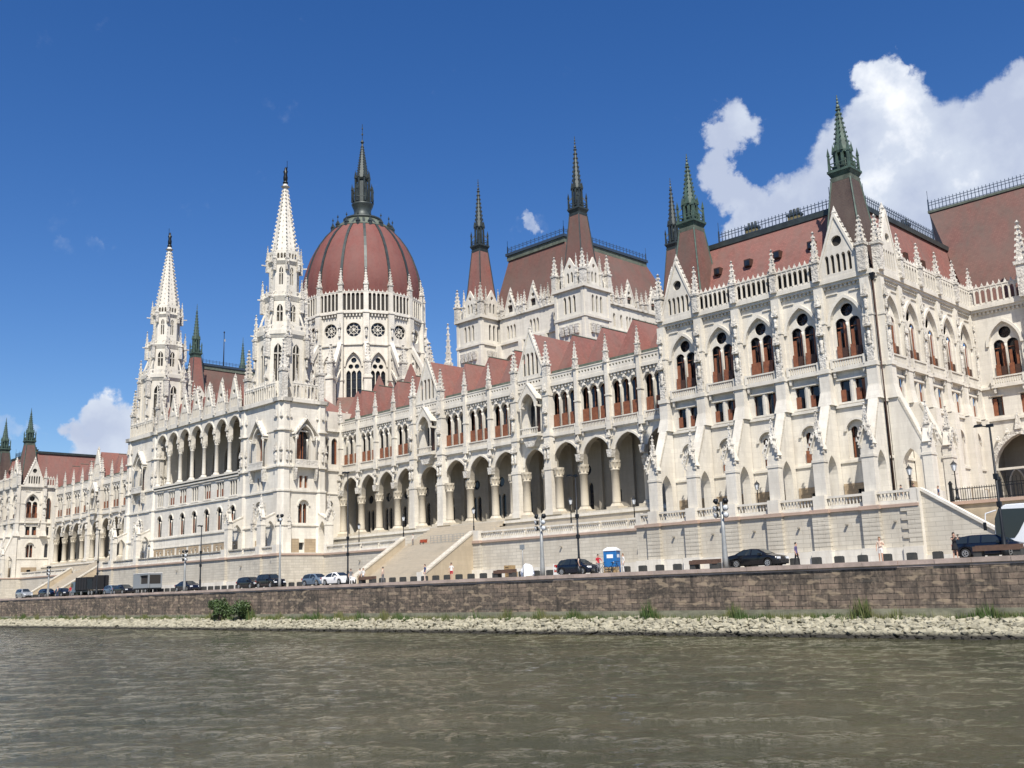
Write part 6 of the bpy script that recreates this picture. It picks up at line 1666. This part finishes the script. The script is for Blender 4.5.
person(-58.9, 69.0, ROAD-.06, 60, 'person in a red shirt astride a bicycle left of the blue toilet', 'cloth_red', 'cloth_grey', sleeves=.6, pose={'knl': (-.12, -.22, .60), 'anl': (-.12, -.05, .22), 'tol': (-.12, -.2, .18), 'elr': (.26, -.2, 1.18), 'wrr': (.22, -.42, 1.04), 'har': (.22, -.48, 1.0), 'ell': (-.26, -.2, 1.18), 'wrl': (-.22, -.42, 1.04), 'hal': (-.22, -.48, 1.0)})
person(-60.6, 68.4, ROAD-.06, 120, 'person in a pale pink top standing by the lamp post near the hatchback', 'cloth_cream', 'cloth_grey', 'hair_light', .4)
person(-57.4, 70.6, ROAD-.06, -30, 'person in white clothes just left of the blue toilet', 'cloth_white', 'cloth_white', 'hair_light', .6)
person(-77.5, 68.2, ROAD-.06, 30, 'woman in a white top with a red skirt at the foot of the stairs', 'cloth_white', 'cloth_red', sleeves=.3, bare_legs=True)
person(-81.6, 68.2, ROAD-.06, -20, 'man in a navy shirt and pale trousers standing before the wide staircase', 'cloth_blue', 'cloth_cream', sleeves=.4)
person(-94.6, 68.3, ROAD-.06, 60, 'person in a grey top nearest the white saloon in the group by the stairs', 'cloth_grey', 'cloth_white', sleeves=.4)
person(-93.3, 68.6, ROAD-.06, -40, 'person in white and dark trousers in the middle of the group by the stairs', 'cloth_white', 'cloth_black', sleeves=.5)
person(-92.3, 68.3, ROAD-.06, 10, 'second person in white beside the plank bench group', 'cloth_white', 'cloth_grey', 'hair_light', .5)
person(-88.9, 68.4, ROAD-.06, -60, 'person in a brown top at the right end of the group by the plank bench', 'cloth_cream', 'cloth_grey', sleeves=.3)
person(-40.3, 92.4, 10.75, 40, 'person in dark clothes leaning by the terrace balustrade under the corner lantern', 'cloth_black', 'cloth_grey', sleeves=.5)
person(-38.2, 92.7, 10.35, -60, 'person in a blue shirt starting down the end stair', 'cloth_blue', 'cloth_grey', 'hair_light', .5)
person(-41.6, 92.6, 10.75, -30, 'person in an olive top beside the dark clothed one under the corner arch', 'cloth_grey', 'cloth_black', sleeves=.5)
person(-173.3, 68.5, ROAD-.06, 30, 'distant person in a red top in front of the green hatchback by the lorry', 'cloth_red', 'cloth_grey')
person(-178.6, 68.5, ROAD-.06, -30, 'distant person in a cream top beside the black hatchback, left of the stairs', 'cloth_cream', 'cloth_blue')
person(-118.0, 96.4, 10.79, -30, 'person in white at the head of the main stairs next to the red cart', 'cloth_white', 'cloth_grey')

# ------------------------------------------------------------------ sky, sun, camera
SUN = Vector((.46, -.40, .79)).normalized()
w = bpy.data.worlds.new('World'); scene.world = w; w.use_nodes = True
nt = w.node_tree; bg = nt.nodes['Background']; out = nt.nodes['World Output']
sky = N(nt, 'ShaderNodeTexSky'); sky.sky_type = 'NISHITA'; sky.sun_disc = False
sky.sun_elevation = math.asin(SUN.z); sky.sun_rotation = math.atan2(SUN.x, SUN.y); sky.altitude = 0; sky.air_density = 1.0; sky.dust_density = .4; sky.ozone_density = 3.0
CL = [(-0.46882,0.77563,0.42262,1.39,1),(-0.48469,0.77569,0.4042,1.08,1),(-0.49832,0.77942,0.37971,1.03,0.9),(-0.4887,0.79449,0.3605,1.19,1),(-0.47021,0.81292,0.34361,1.41,1),(-0.48553,0.81315,0.32102,1.36,0.9),(-0.44539,0.82528,0.34719,1.5,1),(-0.41972,0.83585,0.35382,1.7,1),(-0.3923,0.8405,0.3737,1.89,1),(-0.36271,0.84381,0.39551,1.76,1),(-0.3477,0.83111,0.434,1.22,1),(-0.34279,0.84488,0.41069,1.53,1),(-0.33039,0.86818,0.37029,2.81,1),(-0.31619,0.88818,0.33339,3.06,1),(-0.2864,0.88061,0.3775,2.1,1),(-0.25682,0.88137,0.39653,1.67,1),(-0.2582,0.8987,0.3545,2.96,1),(-0.36299,0.87007,0.33349,3.12,1),(-0.29251,0.90702,0.30291,3.02,1),(-0.4159,0.8545,0.3112,2.66,1),(-0.33582,0.89925,0.28032,3.09,1),(-0.52933,0.77925,0.33552,0.77,0.5),(-0.2147,0.89799,0.38409,2.87,1),(-0.2183,0.92729,0.3041,3.86,1),(-0.90838,0.38458,0.16415,1.1,1),(-0.9175,0.36802,0.15081,0.91,1),(-0.90275,0.40346,0.14921,1.39,1),(-0.91504,0.38168,0.13046,1.6,1),(-0.93639,0.317,0.1506,0.71,0.5),(-0.93071,0.3338,0.1495,0.61,0.5),(-0.88941,0.43635,0.13617,1.4,1),(-0.89355,0.32842,0.30612,0.58,0.19),(-0.88888,0.33979,0.30729,0.58,0.19),(-0.88629,0.3487,0.3048,0.45,0.19),(-0.65529,0.67199,0.345,0.56,0.19),(-0.6454,0.6813,0.3454,0.5,0.5),(-0.63651,0.69031,0.344,0.49,0.19),(-0.8976,0.3421,0.278,0.39,0.19),(-0.60478,0.72017,0.33999,0.56,0.19),(-0.92622,0.29761,0.2314,0.56,0.19),(-0.88489,0.3692,0.284,0.39,0.19)]
tc = N(nt, 'ShaderNodeTexCoord')
def vm(op, a, b=None, sc=None):
    n = N(nt, 'ShaderNodeVectorMath', operation=op); L(nt, a, n.inputs[0])
    if b is not None:
        if isinstance(b, tuple): n.inputs[1].default_value = b
        else: L(nt, b, n.inputs[1])
    if sc is not None: n.inputs['Scale'].default_value = sc
    return n
nd = vm('NORMALIZE', tc.outputs['Generated']).outputs[0]
wn = N(nt, 'ShaderNodeTexNoise'); wn.inputs['Scale'].default_value = 14; wn.inputs['Detail'].default_value = 7; wn.inputs['Roughness'].default_value = .62; L(nt, nd, wn.inputs['Vector'])
off = vm('SUBTRACT', wn.outputs['Color'], (.5, .5, .5)).outputs[0]
dirn = vm('NORMALIZE', vm('ADD', nd, vm('SCALE', off, sc=.085).outputs[0]).outputs[0]).outputs[0]
cur = None
for cx, cy, cz, rad, st in CL:
    d = vm('DOT_PRODUCT', dirn, (cx, cy, cz)).outputs['Value']
    mr = N(nt, 'ShaderNodeMapRange'); mr.interpolation_type = 'SMOOTHSTEP'
    L(nt, d, mr.inputs[0]); mr.inputs[1].default_value = math.cos(R(rad*1.30)); mr.inputs[2].default_value = math.cos(R(rad*.45)); mr.inputs[3].default_value = 0; mr.inputs[4].default_value = st
    if cur is None: cur = mr.outputs[0]
    else:
        m = N(nt, 'ShaderNodeMath', operation='MAXIMUM'); L(nt, cur, m.inputs[0]); L(nt, mr.outputs[0], m.inputs[1]); cur = m.outputs[0]
n2 = N(nt, 'ShaderNodeTexNoise'); n2.inputs['Scale'].default_value = 20; n2.inputs['Detail'].default_value = 8; n2.inputs['Roughness'].default_value = .6; L(nt, nd, n2.inputs['Vector'])
e = N(nt, 'ShaderNodeMath', operation='MULTIPLY_ADD'); L(nt, n2.outputs['Fac'], e.inputs[0]); e.inputs[1].default_value = 1.2; e.inputs[2].default_value = -.61
s = N(nt, 'ShaderNodeMath', operation='ADD'); L(nt, cur, s.inputs[0]); L(nt, e.outputs[0], s.inputs[1])
fin = N(nt, 'ShaderNodeMapRange'); fin.interpolation_type = 'SMOOTHSTEP'; L(nt, s.outputs[0], fin.inputs[0]); fin.inputs[1].default_value = .18; fin.inputs[2].default_value = .85
keep = N(nt, 'ShaderNodeMath', operation='MULTIPLY'); L(nt, fin.outputs[0], keep.inputs[0]); keep.inputs[1].default_value = .96
n3 = N(nt, 'ShaderNodeTexNoise'); n3.inputs['Scale'].default_value = 9; n3.inputs['Detail'].default_value = 6; n3.inputs['Roughness'].default_value = .55; L(nt, nd, n3.inputs['Vector'])
cc = ramp(nt, n3.outputs['Fac'], [(.40, (5.6, 6.3, 8.0)), (.53, (7.2, 7.9, 9.2)), (.64, (12.2, 12.3, 12.4))])
hs = N(nt, 'ShaderNodeHueSaturation'); hs.inputs['Saturation'].default_value = 1.32; hs.inputs['Hue'].default_value = .512; hs.inputs['Value'].default_value = 1.28; L(nt, sky.outputs[0], hs.inputs['Color'])
L(nt, mixc(nt, keep.outputs[0], hs.outputs[0], cc), bg.inputs['Color']); bg.inputs['Strength'].default_value = .074
sl = bpy.data.lights.new('sun', 'SUN'); sl.energy = 5.0; sl.angle = R(.5); sl.color = (1, .94, .85)
so = bpy.data.objects.new('sun', sl); COL.objects.link(so); so.rotation_mode = 'QUATERNION'; so.rotation_quaternion = SUN.to_track_quat('Z', 'Y')
cam = bpy.data.cameras.new('camera'); co = bpy.data.objects.new('camera', cam); COL.objects.link(co); scene.camera = co
cam.sensor_width = 36; cam.lens = 1013.6*36/1024; cam.clip_end = 6000; cam.clip_start = .5
yaw, pitch, roll = 0.78444412, 0.19787958, -0.03264886
fwd = Vector((-math.sin(yaw)*math.cos(pitch), math.cos(yaw)*math.cos(pitch), math.sin(pitch))); right = Vector((math.cos(yaw), math.sin(yaw), 0)); up = right.cross(fwd)
r2 = right*math.cos(roll)+up*math.sin(roll); u2 = up*math.cos(roll)-right*math.sin(roll)
mw = Matrix(((r2.x, u2.x, -fwd.x, 0), (r2.y, u2.y, -fwd.y, 0), (r2.z, u2.z, -fwd.z, 4.26), (0, 0, 0, 1)))
co.matrix_world = mw
scene.view_settings.view_transform = 'Standard'; scene.view_settings.look = 'None'; scene.view_settings.exposure = .37; scene.view_settings.gamma = 1
scene.render.engine = 'CYCLES'; scene.cycles.max_bounces = 6; scene.cycles.diffuse_bounces = 3
scene.render.resolution_x = 1024; scene.render.resolution_y = 768
